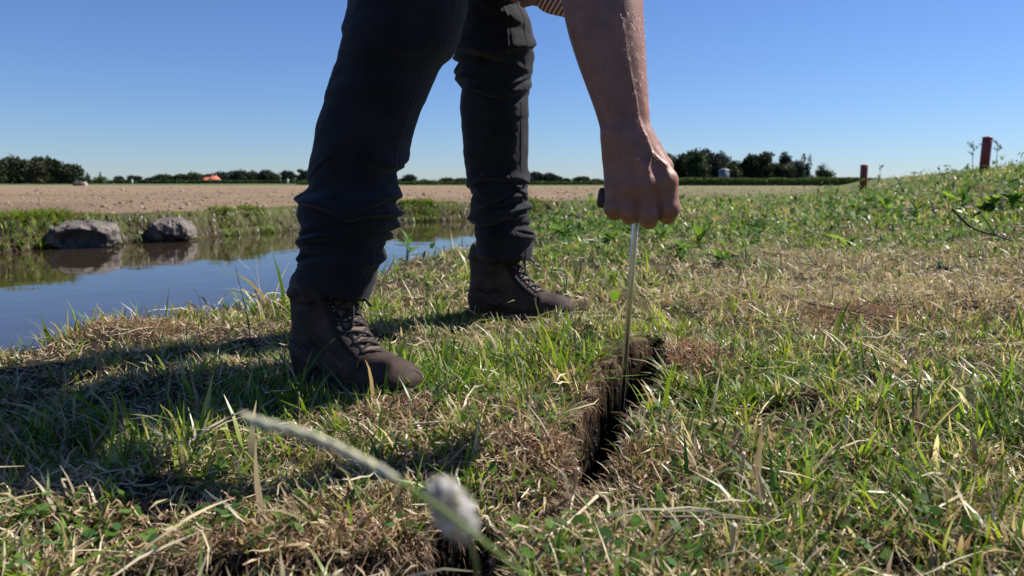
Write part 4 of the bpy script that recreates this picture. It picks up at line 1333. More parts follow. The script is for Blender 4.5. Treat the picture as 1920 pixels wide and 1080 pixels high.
link("field_clods", me, pbr("dry_clod", (0, 0, 0), .95, use_attr=True), kind="stuff", label="tan dry clods scattered over the tilled field")
# ------------------------------------------------------------------ far trees, hedge, farm, posts
M_LEAFT = leaf_mat("tree_foliage", .20, .03, .6)
M_BARK = pbr("tree_bark", (.07, .055, .045), .9, 3.0, .3)

def crown(rg, lobes, n, size, col):
    """leaf clumps spread through the volume of several lobes"""
    w_ = np.array([l[3] * l[3] * l[4] for l in lobes]); w_ /= w_.sum()
    i = rg.choice(len(lobes), n, p=w_); L = np.array(lobes)[i]
    d = rg.normal(0, 1, (n, 3)); d /= np.linalg.norm(d, axis=1)[:, None]
    rr = rg.random(n) ** .45 * rg.uniform(.75, 1.12, n)
    c = L[:, :3] + d * np.stack([L[:, 3], L[:, 3], L[:, 4]], 1) * rr[:, None]
    c[:, 2] = np.maximum(c[:, 2], .3)
    a = rg.normal(0, 1, (n, 3)); a /= np.linalg.norm(a, axis=1)[:, None]
    b = np.cross(a, rg.normal(0, 1, (n, 3))); b /= np.linalg.norm(b, axis=1)[:, None]
    s_ = size * rg.uniform(.5, 1.5, (n, 1))
    V = np.stack([c - a * s_, c - b * s_ * .7, c + a * s_, c + b * s_ * .7], 1).reshape(-1, 3)
    Q = np.arange(n * 4).reshape(-1, 4)
    cc = np.array(col) * rg.uniform(.55, 1.5, (n, 1)) * np.array([1, 1, 1])
    return V, Q, np.repeat(cc, 4, axis=0)

def tree(px, hw, top, base, dist, kind, col, label, group, seed, ground=0.0):
    rg = np.random.default_rng(seed)
    b = P(px, base, dist)
    H_ = (P(px, top, dist)[2] - ground); W = hw * dist / F_PX * (1.35 if kind == 'tall' else 1.2)
    root = empty("tree", (b[0], dist + rg.uniform(-4, 4), ground), label, "tree", group)
    lob = []
    if kind == 'round':
        for k in range(8):
            a = rg.uniform(0, 6.28); q = rg.random() ** .5 * .55
            z = rg.uniform(.36, .78) * H_
            lob.append((W * q * math.cos(a), W * q * math.sin(a), z, W * rg.uniform(.48, .70), H_ * rg.uniform(.20, .28)))
        lob.append((0, 0, H_ * .52, W * 1.0, H_ * .50)); lob.append((0, 0, H_ * .2, W * 1.1, H_ * .24))
    elif kind == 'tall':
        for k in range(8):
            z = (.18 + .72 * k / 7) * H_; r = W * (.85 - .5 * abs(k / 7 - .35)) * rg.uniform(.7, 1.1)
            lob.append((rg.normal(0, .22) * W, rg.normal(0, .2) * W, z, r * 1.15, H_ * rg.uniform(.13, .18)))
        lob.append((0, 0, H_ * .2, W * 1.15, H_ * .2))
    elif kind == 'open':
        for k in range(6):
            a = rg.uniform(0, 6.28); q = rg.uniform(.3, .75)
            z = rg.uniform(.45, .88) * H_
            lob.append((W * q * math.cos(a), W * q * math.sin(a), z, W * rg.uniform(.22, .38), H_ * rg.uniform(.08, .15)))
        lob.append((0, 0, H_ * .45, W * .5, H_ * .25)); lob.append((0, 0, H_ * .16, W * .95, H_ * .18))
    else:      # conifer
        for k in range(7):
            f = k / 6
            lob.append((0, 0, (.15 + .80 * f) * H_, W * (1 - .85 * f), H_ * .09))
    vol = W * H_
    n = int(np.clip(vol * (75 if kind != 'open' else 45), 600, 5200))
    V, Q, C = crown(rg, lob, n, max(.24, W * .10), col)
    link("crown", new_mesh("crown", V, Q, None, C), M_LEAFT, parent=root)
    parts = [tube(bez([(0, 0, -.2), (W * .03, 0, H_ * .25), (-.03 * W, 0, H_ * .6), (0, 0, H_ * .85)], 7), [.045 * W + .12, .04 * W + .08, .035 * W + .07, .03 * W + .06, .02 * W + .05, .01 * W + .04, .02], 6)]
    for k in range(5):
        l_ = lob[rg.integers(0, len(lob))]
        parts.append(tube([(0, 0, H_ * rg.uniform(.2, .45)), (l_[0] * .5, l_[1] * .5, l_[2] * .8), (l_[0], l_[1], l_[2])], [.02 * W + .06, .05, .02], 5))
    link("trunk", new_mesh("trunk", *merge(parts)), M_BARK, parent=root)

DK = (.030, .043, .022); MD = (.040, .060, .027); PL = (.085, .10, .065); BL = (.034, .048, .040); BR = (.060, .057, .033); LG = (.070, .10, .036)
GA = "trees in the tall dark clump at the far left"
LEFT = [(-14, 20, 296, 'round', DK, "dark leafy tree cut by the left edge of the photograph"), (16, 22, 291, 'round', DK, "tallest dark tree of the far left clump, with a peaked crown"),
        (47, 10, 306, 'tall', PL, "slender pale grey green tree between the two dark crowns at far left"), (72, 17, 301, 'round', BR, "olive brown tree just right of the slender pale tree"),
        (99, 24, 294, 'round', DK, "broadest dark round tree of the far left clump"), (116, 17, 309, 'round', LG, "lower yellowish green tree in front of the broad dark round tree"),
        (139, 20, 306, 'round', DK, "dark sloping tree closing the far left clump on its right")]
for i, (px, hw, tp, kd, c, lb) in enumerate(LEFT):
    tree(px, hw, tp, 344, 255 + (i % 3) * 9, kd, c, lb, GA, 500 + i)
ORD = ["first", "second", "third", "fourth", "fifth", "sixth", "seventh", "eighth", "ninth", "tenth", "eleventh", "twelfth", "thirteenth", "fourteenth", "fifteenth", "sixteenth", "seventeenth", "eighteenth", "nineteenth", "twentieth", "twenty-first"]
tree(170, 8, 323, 344, 300, 'conifer', DK, "small dark conifer right of the far left clump, nearer to it", "small conifers beside the far left clump", 520)
tree(183, 5, 322, 344, 310, 'conifer', BL, "thin bluish conifer second from the far left clump", "small conifers beside the far left clump", 521)
tree(200, 12, 330, 344, 280, 'round', LG, "pale green rounded bush tree right of the two small conifers", None, 522)
ROWB = [(222, 9, 330), (243, 8, 328), (262, 8, 329), (279, 7, 331), (294, 9, 330)]
for i, (px, hw, tp) in enumerate(ROWB):
    tree(px, hw, tp, 344, 520, 'round', BL, f"small bluish round tree, {ORD[i]} from the left in the row left of the farm", "small bluish trees left of the farm", 530 + i)
ROWC = [(313, 13, 327), (336, 13, 326), (358, 14, 323), (377, 11, 326), (396, 12, 326)]
for i, (px, hw, tp) in enumerate(ROWC):
    tree(px, hw, tp, 344, 480 if i < 3 else 530, 'round', MD, f"dark green round tree, {ORD[i]} from the left in the row ending behind the red roof", "dark trees left of and behind the red roof", 540 + i)
ROWD = [(414, 14, 322), (434, 14, 320), (455, 14, 319), (476, 13, 320), (499, 13, 318), (516, 11, 325)]
for i, (px, hw, tp) in enumerate(ROWD):
    tree(px, hw, tp, 344, 500, 'round', DK if i % 2 else BL, f"dark round tree, {ORD[i]} from the left in the row right of the red roof", "dark trees right of the red roof", 550 + i)
tree(541, 12, 320, 344, 520, 'round', BL, "greyish tree left of the leaning willow by the front leg", None, 560)
tree(567, 15, 316, 344, 500, 'open', (.075, .09, .06), "leaning grey willow with light gaps next to the front leg", None, 561)
ROWE = [(751, 8, 334), (768, 11, 327), (794, 9, 336), (813, 8, 337), (837, 12, 333), (866, 13, 334)]
for i, (px, hw, tp) in enumerate(ROWE):
    tree(px, hw, tp, 344, 520, 'round', MD if i != 1 else BL, f"small far tree, {ORD[i]} from the left of those seen between the two legs", "small far trees seen between the legs", 570 + i)
ROWF = [(995, 8, 330), (1005, 12, 321), (1028, 14, 324), (1044, 10, 329), (1060, 11, 334), (1089, 15, 331), (1118, 12, 335), (700, 10, 330), (650, 12, 328), (915, 10, 332), (950, 10, 330)]
for i, (px, hw, tp) in enumerate(ROWF[:7]):
    tree(px, hw, tp, 344, 500, 'round', BL if i < 4 else MD, f"small far tree, {ORD[i]} from the left of those between the back leg and the arm", "small far trees between the back leg and the arm", 580 + i)
ROWG = [(1238, 12, 293, 'tall', MD), (1251, 11, 290, 'round', BR), (1262, 9, 292, 'round', BR), (1273, 10, 293, 'tall', DK), (1286, 10, 288, 'tall', DK), (1301, 12, 286, 'tall', MD), (1316, 11, 288, 'tall', MD), (1331, 10, 284, 'tall', DK),
        (1345, 9, 288, 'tall', BL), (1356, 9, 291, 'tall', DK), (1369, 12, 309, 'round', DK), (1385, 13, 304, 'round', DK), (1398, 11, 307, 'round', BL), (1412, 12, 294, 'tall', DK), (1428, 8, 293, 'tall', BL),
        (1439, 12, 290, 'tall', DK), (1455, 12, 307, 'round', DK), (1466, 9, 291, 'tall', BL), (1479, 10, 307, 'round', PL), (1488, 10, 303, 'round', MD)]
for i, (px, hw, tp, kd, c) in enumerate(ROWG):
    tree(px, hw * 1.5, tp - 3, 338, 250 + (i * 7 % 5) * 4, kd, c, f"tall dark tree, {ORD[i]} from the left in the wood right of the hand", "trees of the wood right of the hand", 600 + i)
tree(1501, 14, 283, 338, 250, 'open', BL, "tall open crowned tree with gaps near the right end of the wood", "trees of the wood right of the hand", 630)
tree(1520, 12, 285, 338, 252, 'open', BL, "open crowned tree leaning right beside the tallest one at the wood's right end", "trees of the wood right of the hand", 631)
tree(1532, 11, 305, 338, 250, 'round', MD, "lower tree stepping down at the right end of the wood", "trees of the wood right of the hand", 632)
tree(1544, 12, 317, 338, 250, 'round', MD, "lowest bushy tree closing the wood on its right", "trees of the wood right of the hand", 633)

def hedge(px0, px1, dist, h, n, col, label, seed, dep=2.0, size=.13):
    rg = np.random.default_rng(seed)
    x0, x1 = (px0 - 960) / F_PX * dist, (px1 - 960) / F_PX * dist
    x = rg.uniform(x0, x1, n); y = dist + rg.uniform(-dep / 2, dep / 2, n)
    hh = h * (.75 + .4 * fbm(x * .35, x * 0, seed, 3))
    z = rg.random(n) ** .8 * hh
    c = np.stack([x, y, z], 1)
    a = rg.normal(0, 1, (n, 3)); a /= np.linalg.norm(a, axis=1)[:, None]
    b = np.cross(a, rg.normal(0, 1, (n, 3))); b /= np.linalg.norm(b, axis=1)[:, None]
    s_ = size * rg.uniform(.5, 1.5, (n, 1))
    V = np.stack([c - a * s_, c - b * s_, c + a * s_, c + b * s_], 1).reshape(-1, 3)
    cc = np.array(col) * rg.uniform(.6, 1.5, (n, 1))
    link("crop_hedge", new_mesh("crop_hedge", V, np.arange(n * 4).reshape(-1, 4), None, np.repeat(cc, 4, axis=0)), M_LEAFT, kind="stuff", label=label)
hedge(1215, 1640, 115, 1.15, 17000, (.11, .155, .05), "long dense green crop strip in front of the wood", 700, 2.4)
hedge(560, 1225, 150, .75, 12000, (.055, .085, .030), "low dark green crop strip along the far side of the tilled field", 701, 2.4)
hedge(-200, 560, 330, 1.6, 9000, (.05, .07, .03), "low dark scrub along the foot of the far left trees", 702, 3, .35)

# farm with a red tiled roof
M_TILE = pbr("red_roof_tiles", (.46, .13, .075), .8, 1.5, .2)
M_WALL = pbr("farm_brick_wall", (.20, .11, .085), .9, 2, .2)
M_WHITE = pbr("white_paint", (.75, .75, .74), .6)
M_GLASS = pbr("dark_window_glass", (.03, .035, .04), .1)
fd = 440.0
fp = P(398, 344, fd); sc_ = fd / F_PX
farm = empty("farmhouse", (fp[0], fd, 0), "low farmhouse with bright red tiled roof among the trees", "farmhouse")
def box(a, b):
    x0, y0, z0 = a; x1, y1, z1 = b
    V = np.array([(x0, y0, z0), (x1, y0, z0), (x1, y1, z0), (x0, y1, z0), (x0, y0, z1), (x1, y0, z1), (x1, y1, z1), (x0, y1, z1)], float)
    return V, np.array([(0, 3, 2, 1), (4, 5, 6, 7), (0, 1, 5, 4), (1, 2, 6, 5), (2, 3, 7, 6), (3, 0, 4, 7)]), None
def hiproof(x0, x1, y0, y1, z0, z1, inset):
    V = np.array([(x0, y0, z0), (x1, y0, z0), (x1, y1, z0), (x0, y1, z0), (x0 + inset, (y0 + y1) / 2, z1), (x1 - inset, (y0 + y1) / 2, z1), (x0, y0, z0 - .2), (x1, y0, z0 - .2), (x1, y1, z0 - .2), (x0, y1, z0 - .2)], float)
    return V, np.array([(0, 1, 5, 4), (2, 3, 4, 5), (6, 7, 1, 0), (7, 8, 2, 1), (8, 9, 3, 2), (9, 6, 0, 3), (9, 8, 7, 6)]), np.array([(1, 2, 5), (3, 0, 4)])
H0 = (344 - 329.5) * sc_
link("wall", new_mesh("wall", *box((-1.2, -3.5, 0), (3.9, 3.5, 1.8))), M_WALL, parent=farm)
link("roof", new_mesh("roof", *hiproof(-1.6, 4.3, -4, 4, 1.75, H0 + .4, 1.9)), M_TILE, parent=farm)
link("wall", new_mesh("wall", *box((-5.0, -2.5, 0), (-1.21, 2.5, 1.5))), M_WALL, parent=farm)
link("roof", new_mesh("roof", *hiproof(-5.4, -.3, -3, 3, 1.45, 3.6, .9)), M_TILE, parent=farm)
for wx_ in (-4.0, -2.4, .2, 1.6, 3.0):
    f = link("window", new_mesh("window", *box((wx_ - .35, -3.56 if wx_ > -1 else -2.56, .6), (wx_ + .35, -3.49 if wx_ > -1 else -2.49, 1.35))), M_WHITE, parent=farm)
    link("pane", new_mesh("pane", *box((wx_ - .27, -3.58 if wx_ > -1 else -2.58, .67), (wx_ + .27, -3.565 if wx_ > -1 else -2.565, 1.28))), M_GLASS, parent=f)
ch = link("chimney", new_mesh("chimney", *box((2.0, -.35, H0 - .2), (2.6, .35, H0 + 1.0))), M_WALL, parent=farm)
# blue grey barn end in the wood
bp_ = P(1357, 340, 200); bs = 200 / F_PX
barn = empty("barn", (bp_[0], 200, 0), "narrow blue grey barn gable standing before the wood right of the hand", "barn")
link("wall", new_mesh("wall", *box((-7 * bs, -1.5, 0), (7 * bs, 1.5, 26 * bs))), pbr("blue_grey_sheet", (.085, .11, .18), .6, 1, .1), parent=barn)
link("roof", new_mesh("roof", *hiproof(-7.6 * bs, 7.6 * bs, -1.8, 1.8, 26 * bs, 29.5 * bs, .5)), pbr("grey_roof_sheet", (.10, .115, .15), .6), parent=barn)
link("door", new_mesh("door", *box((-3 * bs, -1.54, 0), (3 * bs, -1.50, 14 * bs))), pbr("dark_barn_door", (.05, .06, .09), .6), parent=barn)
# small white marks at the far edge of the field: gate posts
for px, tp, bt, lb in ((248, 336, 345, "small white post at the field edge left of the farm"), (540, 333, 343, "thin white post at the field edge near the front leg")):
    g = P(px, 344, 230); hgt = (bt - tp) * 230 / F_PX
    t_ = empty("marker_post", (g[0], 230, 0), lb, "post", "white posts at the far field edge")
    link("post", new_mesh("post", *tube([(0, 0, 0), (0, 0, hgt * .9), (0, 0, hgt)], [.22, .20, .10], 8)), M_WHITE, parent=t_)
    link("cap", new_mesh("cap", *tube([(0, 0, hgt), (0, 0, hgt + .08)], [.26, .20], 8)), M_WHITE, parent=t_)

# dung heap / rubble at the field edge
def rockmesh(rx, ry, rz, seed, res=40, stri=0.0, hollow=None, rough=.16):
    u = np.linspace(0, 2 * math.pi, res * 2, endpoint=False); v = np.linspace(0, math.pi, res + 1)[1:-1]
    UU, VV = np.meshgrid(u, v)
    d = np.stack([np.sin(VV) * np.cos(UU), np.sin(VV) * np.sin(UU), np.cos(VV)], -1)
    def n3(f, s_): return fbm(d[..., 0] * f + 5 + d[..., 2] * f * .7, d[..., 1] * f + 9 - d[..., 2] * f * .6, s_, 4) - .5
    r = 1 + rough * 2.2 * n3(1.6, seed) + rough * 1.0 * n3(5, seed + 3) + rough * .5 * n3(14, seed + 5)
    if stri: r = r + stri * (noise2(UU * 16, VV * 1.2, seed + 7) - .5)
    sq = np.abs(d) ** .8 * np.sign(d)
    V = sq * r[..., None] * np.array([rx, ry, rz])
    if hollow is not None:
        hx, hz, hrx, hrz, dep = hollow
        q = ((V[..., 0] - hx) / hrx) ** 2 + ((V[..., 2] - hz) / hrz) ** 2
        mk = np.clip(1.15 - q, 0, 1) ** .5 * (V[..., 1] < 0)
        V[..., 1] += mk * dep
    nv, nu = VV.shape
    V = V.reshape(-1, 3)
    ii, jj = np.meshgrid(np.arange(nv - 1), np.arange(nu), indexing='ij'); j2 = (jj + 1) % nu
    Q = np.stack([ii * nu + jj, (ii + 1) * nu + jj, (ii + 1) * nu + j2, ii * nu + j2], -1).reshape(-1, 4)
    top, bot = len(V), len(V) + 1
    V = np.concatenate([V, [[0, 0, rz], [0, 0, -rz]]])
    T = [(top, j, (j + 1) % nu) for j in range(nu)] + [(bot, (nv - 1) * nu + (j + 1) % nu, (nv - 1) * nu + j) for j in range(nu)]
    return V, Q, np.array(T)
M_ROCK = pbr("grey_weathered_clod", (.14, .118, .10), .95, 5, .8, bump=.02, bump_scale=26)
M_HEAP = pbr("dark_heap", (.06, .05, .04), .95, 3, .5, bump=.03, bump_scale=10)
g = P(148, 348, 105)
hp_ = empty("rubble_heap", (g[0], 105, 0), "small dark heap with a pale lump at the edge of the tilled field", "heap")
link("mound", new_mesh("mound", *rockmesh(.75, .6, .62, 31, 16), smooth=True), M_HEAP, parent=hp_)
o = link("pale_lump", new_mesh("pale_lump", *rockmesh(.34, .3, .42, 33, 12), smooth=True), pbr("pale_straw_lump", (.42, .36, .29), .9, 3, .3), parent=hp_); o.location = (.85, -.1, .12)

# boulders on the far bank
def boulder(pxc, pyw, pw, ph, seed, label, hollow, stri, yoff=-.03):
    b = G(pxc, pyw, WATER_Z); k = b[1] / F_PX
    o = link("boulder", new_mesh("boulder", *rockmesh(pw * k / 2 * .98, .30, ph * k / 2 * 1.1, seed, 56, stri, hollow), smooth=True), M_ROCK, label=label, category="boulder", group="boulders on the far bank")
    o.location = (b[0], b[1] + yoff, WATER_Z + ph * k * .43); o.rotation_euler = (0, 0, math.radians(12))
    return o
boulder(163, 463, 116, 50, 51, "larger weathered boulder with a dark hollow, at the far waterline", (.02, -.03, .24, .11, .26), .08)
boulder(327, 451, 78, 43, 57, "smaller grey streaked boulder at the far waterline, right of the hollow one", (.02, -.10, .12, .06, .12), .16)

# red marker tubes on the dike
M_RED = pbr("dull_red_plastic", (.16, .018, .022), .5, 6, .2, spec=.5)
M_REDC = pbr("sunlit_red_cap", (.34, .05, .05), .45)
def red_post(px, tp, bt, wpx, dist, label, tilt):
    b = P(px, bt, dist); hgt = (bt - tp) * dist / F_PX + .15; r = wpx * dist / F_PX / 2
    gz_ = float(ground_z(np.array([b[0]]), np.array([b[1]]))[0])
    zb = b[2] - .15
    e = empty("marker_tube", (b[0], dist, zb), label, "marker tube", "red marker tubes on the dike")
    link("tube", new_mesh("tube", *tube([(0, 0, min(gz_ - zb, 0) - .1), (tilt * hgt * .5, 0, hgt * .5), (tilt * hgt, 0, hgt - .02), (tilt * hgt, 0, hgt)], [r, r, r, r * .96], 24), smooth=False), M_RED, parent=e)
    c = tube([(0, 0, 0), (0, 0, .012), (0, 0, .028), (0, 0, .036)], [r * 1.08, r * 1.08, r * .9, r * .3], 24)
    o = link("cap", new_mesh("cap", *c), M_REDC, parent=e); o.location = (tilt * hgt, 0, hgt + .001)
    link("band", new_mesh("band", *tube([(tilt * hgt * .86, 0, hgt * .86), (tilt * hgt * .90, 0, hgt * .90)], [r * 1.03, r * 1.03], 24)), M_RED, parent=e)
    return gz_, zb
print("POST", red_post(1846, 260, 303, 16.5, 19.0, "taller dark red tube on the dike at the right", .035))
print("POST", red_post(1619, 311, 336, 13, 26.0, "shorter dark red tube farther down the dike", .0))
# ------------------------------------------------------------------ leafy weeds, twigs, stalks and the blurred things near the lens
def gz1(x, y): return float(ground_z(np.array([x]), np.array([y]))[0])

def hit(px, py, h=0.0):
    """first point where the sight line meets the ground raised by h"""
    d = ray(px, py); t = np.geomspace(.25, 120, 1600)
    X, Y, Z = d[0] * t, d[1] * t, CAM_H + d[2] * t
    k = np.argmax(Z < ground_z(X, Y) + h)
    return np.array([X[k], Y[k], Z[k]])

def hits(pts):
    out = []
    low = min(pts, key=lambda p: p[2]); base = hit(*low)
    for px, py, h in pts:
        out.append(hit(px, py, h) if h < .035 and abs(hit(px, py, h)[1] - base[1]) < .6 + base[1] * .3 else P(px, py, base[1]))
    return out

def leaf_mesh(name, L, W, lobes, seed, col, bend=.5, fold=.25):
    rg = np.random.default_rng(seed); n = 10
    t = np.linspace(0, 1, n)
    w = np.sin(np.pi * t ** .8) ** .8 * W / 2
    if lobes: w = w * (1 + lobes * np.where(np.arange(n) % 2 == 0, -1, .6) * (t > .1) * (t < .92))
    w[0] = W * .05; w[-1] = W * .03
    cx_ = L * t; cz = L * (.45 * t - bend * t ** 2)
    V, C = [], []
    for i in range(n):
        for s_ in (-1, 0, 1):
            j = rg.normal(0, .04) * W
            V.append((cx_[i] + (lobes * .25 * W if s_ else 0) * (i % 2), s_ * w[i] + (j if s_ else 0), cz[i] + abs(s_) * w[i] * fold))
            C.append(np.array(col) * (1.25 if s_ == 0 else rg.uniform(.85, 1.15)))
    Q = []
    for i in range(n - 1):
        for k in (0, 1): Q.append((3 * i + k, 3 * i + k + 1, 3 * i + k + 4, 3 * i + k + 3))
    me = new_mesh(name, V, Q, None, np.array(C), smooth=True); me.materials.append(M_LEAFY)
    return me
G1, G2, G3, G4 = (.085, .17, .035), (.13, .235, .03), (.055, .115, .035), (.20, .30, .03)
LM = {('lobed', i): leaf_mesh("leaf_lobed", .10, .034, .38, 800 + i, c) for i, c in enumerate((G1, G2, G3, G4))}
LM.update({('oval', i): leaf_mesh("leaf_oval", .075, .034, 0, 810 + i, c, .35) for i, c in enumerate((G1, G2, G3, G4))})
LM.update({('lance', i): leaf_mesh("leaf_lance", .09, .020, .12, 820 + i, c, .25) for i, c in enumerate((G1, G2, G3, G4))})

def weed(px, py, kind, ci, size, nleaf, stem_h, label, group, seed, z=None, stems=1):
    rg = np.random.default_rng(seed)
    b = hit(px, py)
    e = empty("leafy_weed", (b[0], b[1], gz1(b[0], b[1])), label, "weed", group)
    tips = []
    for s_ in range(stems):
        if stem_h > 0:
            hd = rg.uniform(0, 6.28); q = (0 if stems == 1 else rg.uniform(.1, .45)) * stem_h; hh = stem_h * rg.uniform(.75, 1.1)
            pts = bez([(0, 0, -.01), (q * .4 * math.cos(hd), q * .4 * math.sin(hd), hh * .5), (q * math.cos(hd), q * math.sin(hd), hh)], 8)
            V, Q, T = tube(pts, [.0028 * (1 - .6 * k / 7) for k in range(8)], 6)
            link("stem", new_mesh("stem", V, Q, T, np.tile(np.array(G2) * .9, (len(V), 1))), M_GRASS, parent=e)
            tips.append(pts)
    for k in range(nleaf):
        o = bpy.data.objects.new("leaf", LM[(kind, (ci + (rg.random() < .3)) % 4)]); COL.objects.link(o); o.parent = e
        a = k * 2.4 + rg.normal(0, .3)
        if tips:
            pts = tips[k % len(tips)]; p = pts[int(rg.uniform(1, 7.9))]
            o.location = p; tilt = rg.uniform(-.9, .15)
        else:
            o.location = (0, 0, .002); tilt = rg.uniform(-.75, .1)
        o.rotation_euler = (rg.normal(0, .25), tilt, a)
        s_ = size * rg.uniform(.65, 1.15); o.scale = (s_, s_, s_)

weed(762, 500, 'lance', 0, .95, 16, .11, "upright bluish green weed at the water's edge between the two boots", None, 900, stems=3)
weed(868, 468, 'lobed', 1, 1.3, 14, .05, "jagged green weed leaning over the water left of the back leg", None, 901, stems=2)
weed(1588, 470, 'lobed', 3, 1.35, 13, .02, "bright yellow green rosette alone in the straw right of the hand", None, 902, stems=2)
weed(1352, 500, 'oval', 2, 1.1, 15, .05, "dark leafy weed low in the grass right of the rod", None, 903, stems=2)
weed(1275, 492, 'lance', 0, 1.1, 16, .09, "tall leafy weed just right of the rod under the fist", None, 904, stems=3)
weed(1352, 392, 'oval', 2, 1.2, 10, .14, "single upright dark leaved weed standing above the meadow right of the fist", None, 905, stems=1)
weed(1110, 400, 'lance', 1, 1.6, 16, .14, "bushy green weed left of the probe handle", None, 906, stems=4)
weed(1520, 575, 'oval', 3, .5, 8, .0, "tiny yellow green seedling at the edge of the brown fibre pad", None, 907)
weed(1060, 455, 'lobed', 0, 1.2, 16, .05, "spreading green weed behind the back boot", None, 908, stems=3)
weed(1500, 560, 'lance', 3, .5, 7, .0, "small bright weed in the dry straw belt right of the rod", None, 909)
weed(1690, 640, 'lance', 1, .5, 7, .0, "small green weed just right of the brown fibre pad", None, 910)
weed(1660, 404, 'lobed', 1, 2.0, 18, .10, "broad weed clump in the middle of the right hand leaf patch", "leafy weeds at the foot of the dike", 911, stems=3)
weed(1600, 398, 'oval', 3, 1.9, 16, .09, "light green weed at the left end of the leaf patch below the shorter red tube", "leafy weeds at the foot of the dike", 912, stems=3)
weed(1715, 410, 'lance', 2, 1.9, 16, .10, "dark weed at the right end of the leaf patch below the red tubes", "leafy weeds at the foot of the dike", 913, stems=3)
weed(1850, 405, 'oval', 2, 2.0, 18, .11, "dark leafy weed at the right edge below the taller red tube", "leafy weeds at the foot of the dike", 914, stems=3)
weed(1905, 395, 'oval', 0, 2.0, 18, .11, "leafy weed cut by the right edge of the photograph", "leafy weeds at the foot of the dike", 915, stems=3)

weed(1310, 470, 'lance', 1, 1.3, 18, .09, "bright bushy weed right of the rod, behind the dark low one", None, 920, stems=4)
weed(1420, 440, 'lobed', 0, 1.4, 16, .06, "spreading jagged weed between the fist and the straw belt", None, 921, stems=3)
weed(1240, 455, 'oval', 1, 1.2, 14, .06, "round leaved weed directly below the fist", None, 922, stems=3)
weed(1140, 462, 'lobed', 1, 1.2, 15, .06, "jagged green weed just left of the rod below the handle", None, 923, stems=3)
weed(1632, 388, 'oval', 1, 2.1, 18, .12, "tallest bright weed in the leaf patch below the shorter red tube", "leafy weeds at the foot of the dike", 924, stems=4)
weed(1800, 398, 'lance', 2, 2.0, 18, .12, "dark bushy weed left of the twig near the right edge", "leafy weeds at the foot of the dike", 925, stems=4)

# masses of the same leaves nobody could count
def leafmass(spots, rg):
    Vs, Cs = [], []
    for px, py, sx, sy, n, hgt, L, pal in spots:
        c = hit(px, py)
        n = int(n * .58); x = c[0] + rg.normal(0, sx, n); y = c[1] + rg.normal(0, sy, n)
        ok = allowed(x, y) & (y > 1.8); x, y = x[ok], y[ok]; m_ = len(x)
        cl = fbm(x * 2.8, y * 1.6, 333, 2); k = cl > .57; x, y, cl = x[k], y[k], cl[k]; m_ = len(x)
        z = ground_z(x, y) + hgt * rg.random(m_) ** .8 * (cl - .50) * 8.0
        a = rg.uniform(0, 6.28, m_); el = rg.normal(.35, .5, m_); ln = L * rg.uniform(.5, 1.3, m_); wd = ln * rg.uniform(.22, .42, m_)
        d = np.stack([np.cos(el) * np.cos(a), np.cos(el) * np.sin(a), np.sin(el)], 1)
        s_ = np.stack([-np.sin(a), np.cos(a), rg.normal(0, .5, m_)], 1)
        p0 = np.stack([x, y, z], 1)
        rows = []
        for t, w_, dr in ((0, .1, 0), (.3, .9, .02), (.65, .8, -.02), (1, .05, -.25)):
            q = p0 + d * (ln * t)[:, None]; q[:, 2] += dr * ln
            rows += [q - s_ * (wd * w_ / 2)[:, None], q + s_ * (wd * w_ / 2)[:, None]]
        Vs.append(np.stack(rows, 1).reshape(-1, 3)); Cs.append(np.repeat(pick(np.array(pal), m_, rg), 8, axis=0))
    V = np.concatenate(Vs); C = np.concatenate(Cs); n = len(V) // 8
    b0 = (np.arange(n) * 8)[:, None]; q_ = (np.arange(3) * 2)[None]
    Q = np.stack([b0 + q_, b0 + q_ + 1, b0 + q_ + 3, b0 + q_ + 2], -1).reshape(-1, 4)
    return V, Q, C
rg = np.random.default_rng(606)
pal1 = [G1, G2, G3, (.12, .20, .06)]
L = [leafmass([(1150, 440, .7, 1.3, 7000, .09, .055, pal1), (1330, 450, .9, 1.2, 6500, .08, .055, pal1), (1300, 395, 1.6, 2.2, 5000, .12, .09, pal1), (1060, 400, .9, 2.0, 3500, .12, .09, pal1),
               (1650, 385, 1.2, 1.4, 7000, .12, .085, pal1), (1860, 380, 1.0, 1.2, 6000, .12, .085, [G1, G3, G3]), (1480, 420, .8, 1.2, 2500, .06, .06, pal1), (1780, 450, .6, .6, 900, .05, .05, pal1),
               (1790, 335, 2.5, 2.0, 3500, .14, .14, [G1, G3, (.10, .15, .05)])], rg)]
stuff("leafy_ground_cover", L, M_LEAFY, "leafy green weeds spreading behind the probe and along the dike foot")

# twigs and stalks
M_TWIG = pbr("grey_brown_twig", (.16, .12, .095), .85, 40, .4, bump=.001, bump_scale=120)
M_TWIGD = pbr("dark_twig", (.045, .035, .030), .85, 40, .4)
M_STRAW = pbr("pale_straw", (.50, .40, .27), .6, 30, .25, bump=.0004, bump_scale=200)
M_STALK = pbr("dark_stalk", (.060, .055, .045), .7, 30, .3)
def lay(name, pts, r, mat, label, cat, group=None, branches=()):
    """pts: (px, py, height above ground)"""
    W_ = hits(pts)
    e = empty(name, tuple(W_[0]), label, cat, group); o0 = W_[0]
    p = bez(np.array(W_) - o0, 6 * len(W_))
    rr = r * (1 - .5 * np.linspace(0, 1, len(p))) * (1 + .12 * np.sin(np.arange(len(p)) * 2.1))
    link("stem", new_mesh("stem", *tube(p, rr, 8), smooth=True), mat, parent=e)
    for br in branches:
        bw = [P(px, py, W_[len(W_) // 2][1]) - o0 for px, py, h in br]
        q = bez(bw, 5 * len(bw)); link("branch", new_mesh("branch", *tube(q, r * .6 * (1 - .5 * np.linspace(0, 1, len(q))), 6), smooth=True), mat, parent=e)
    return e
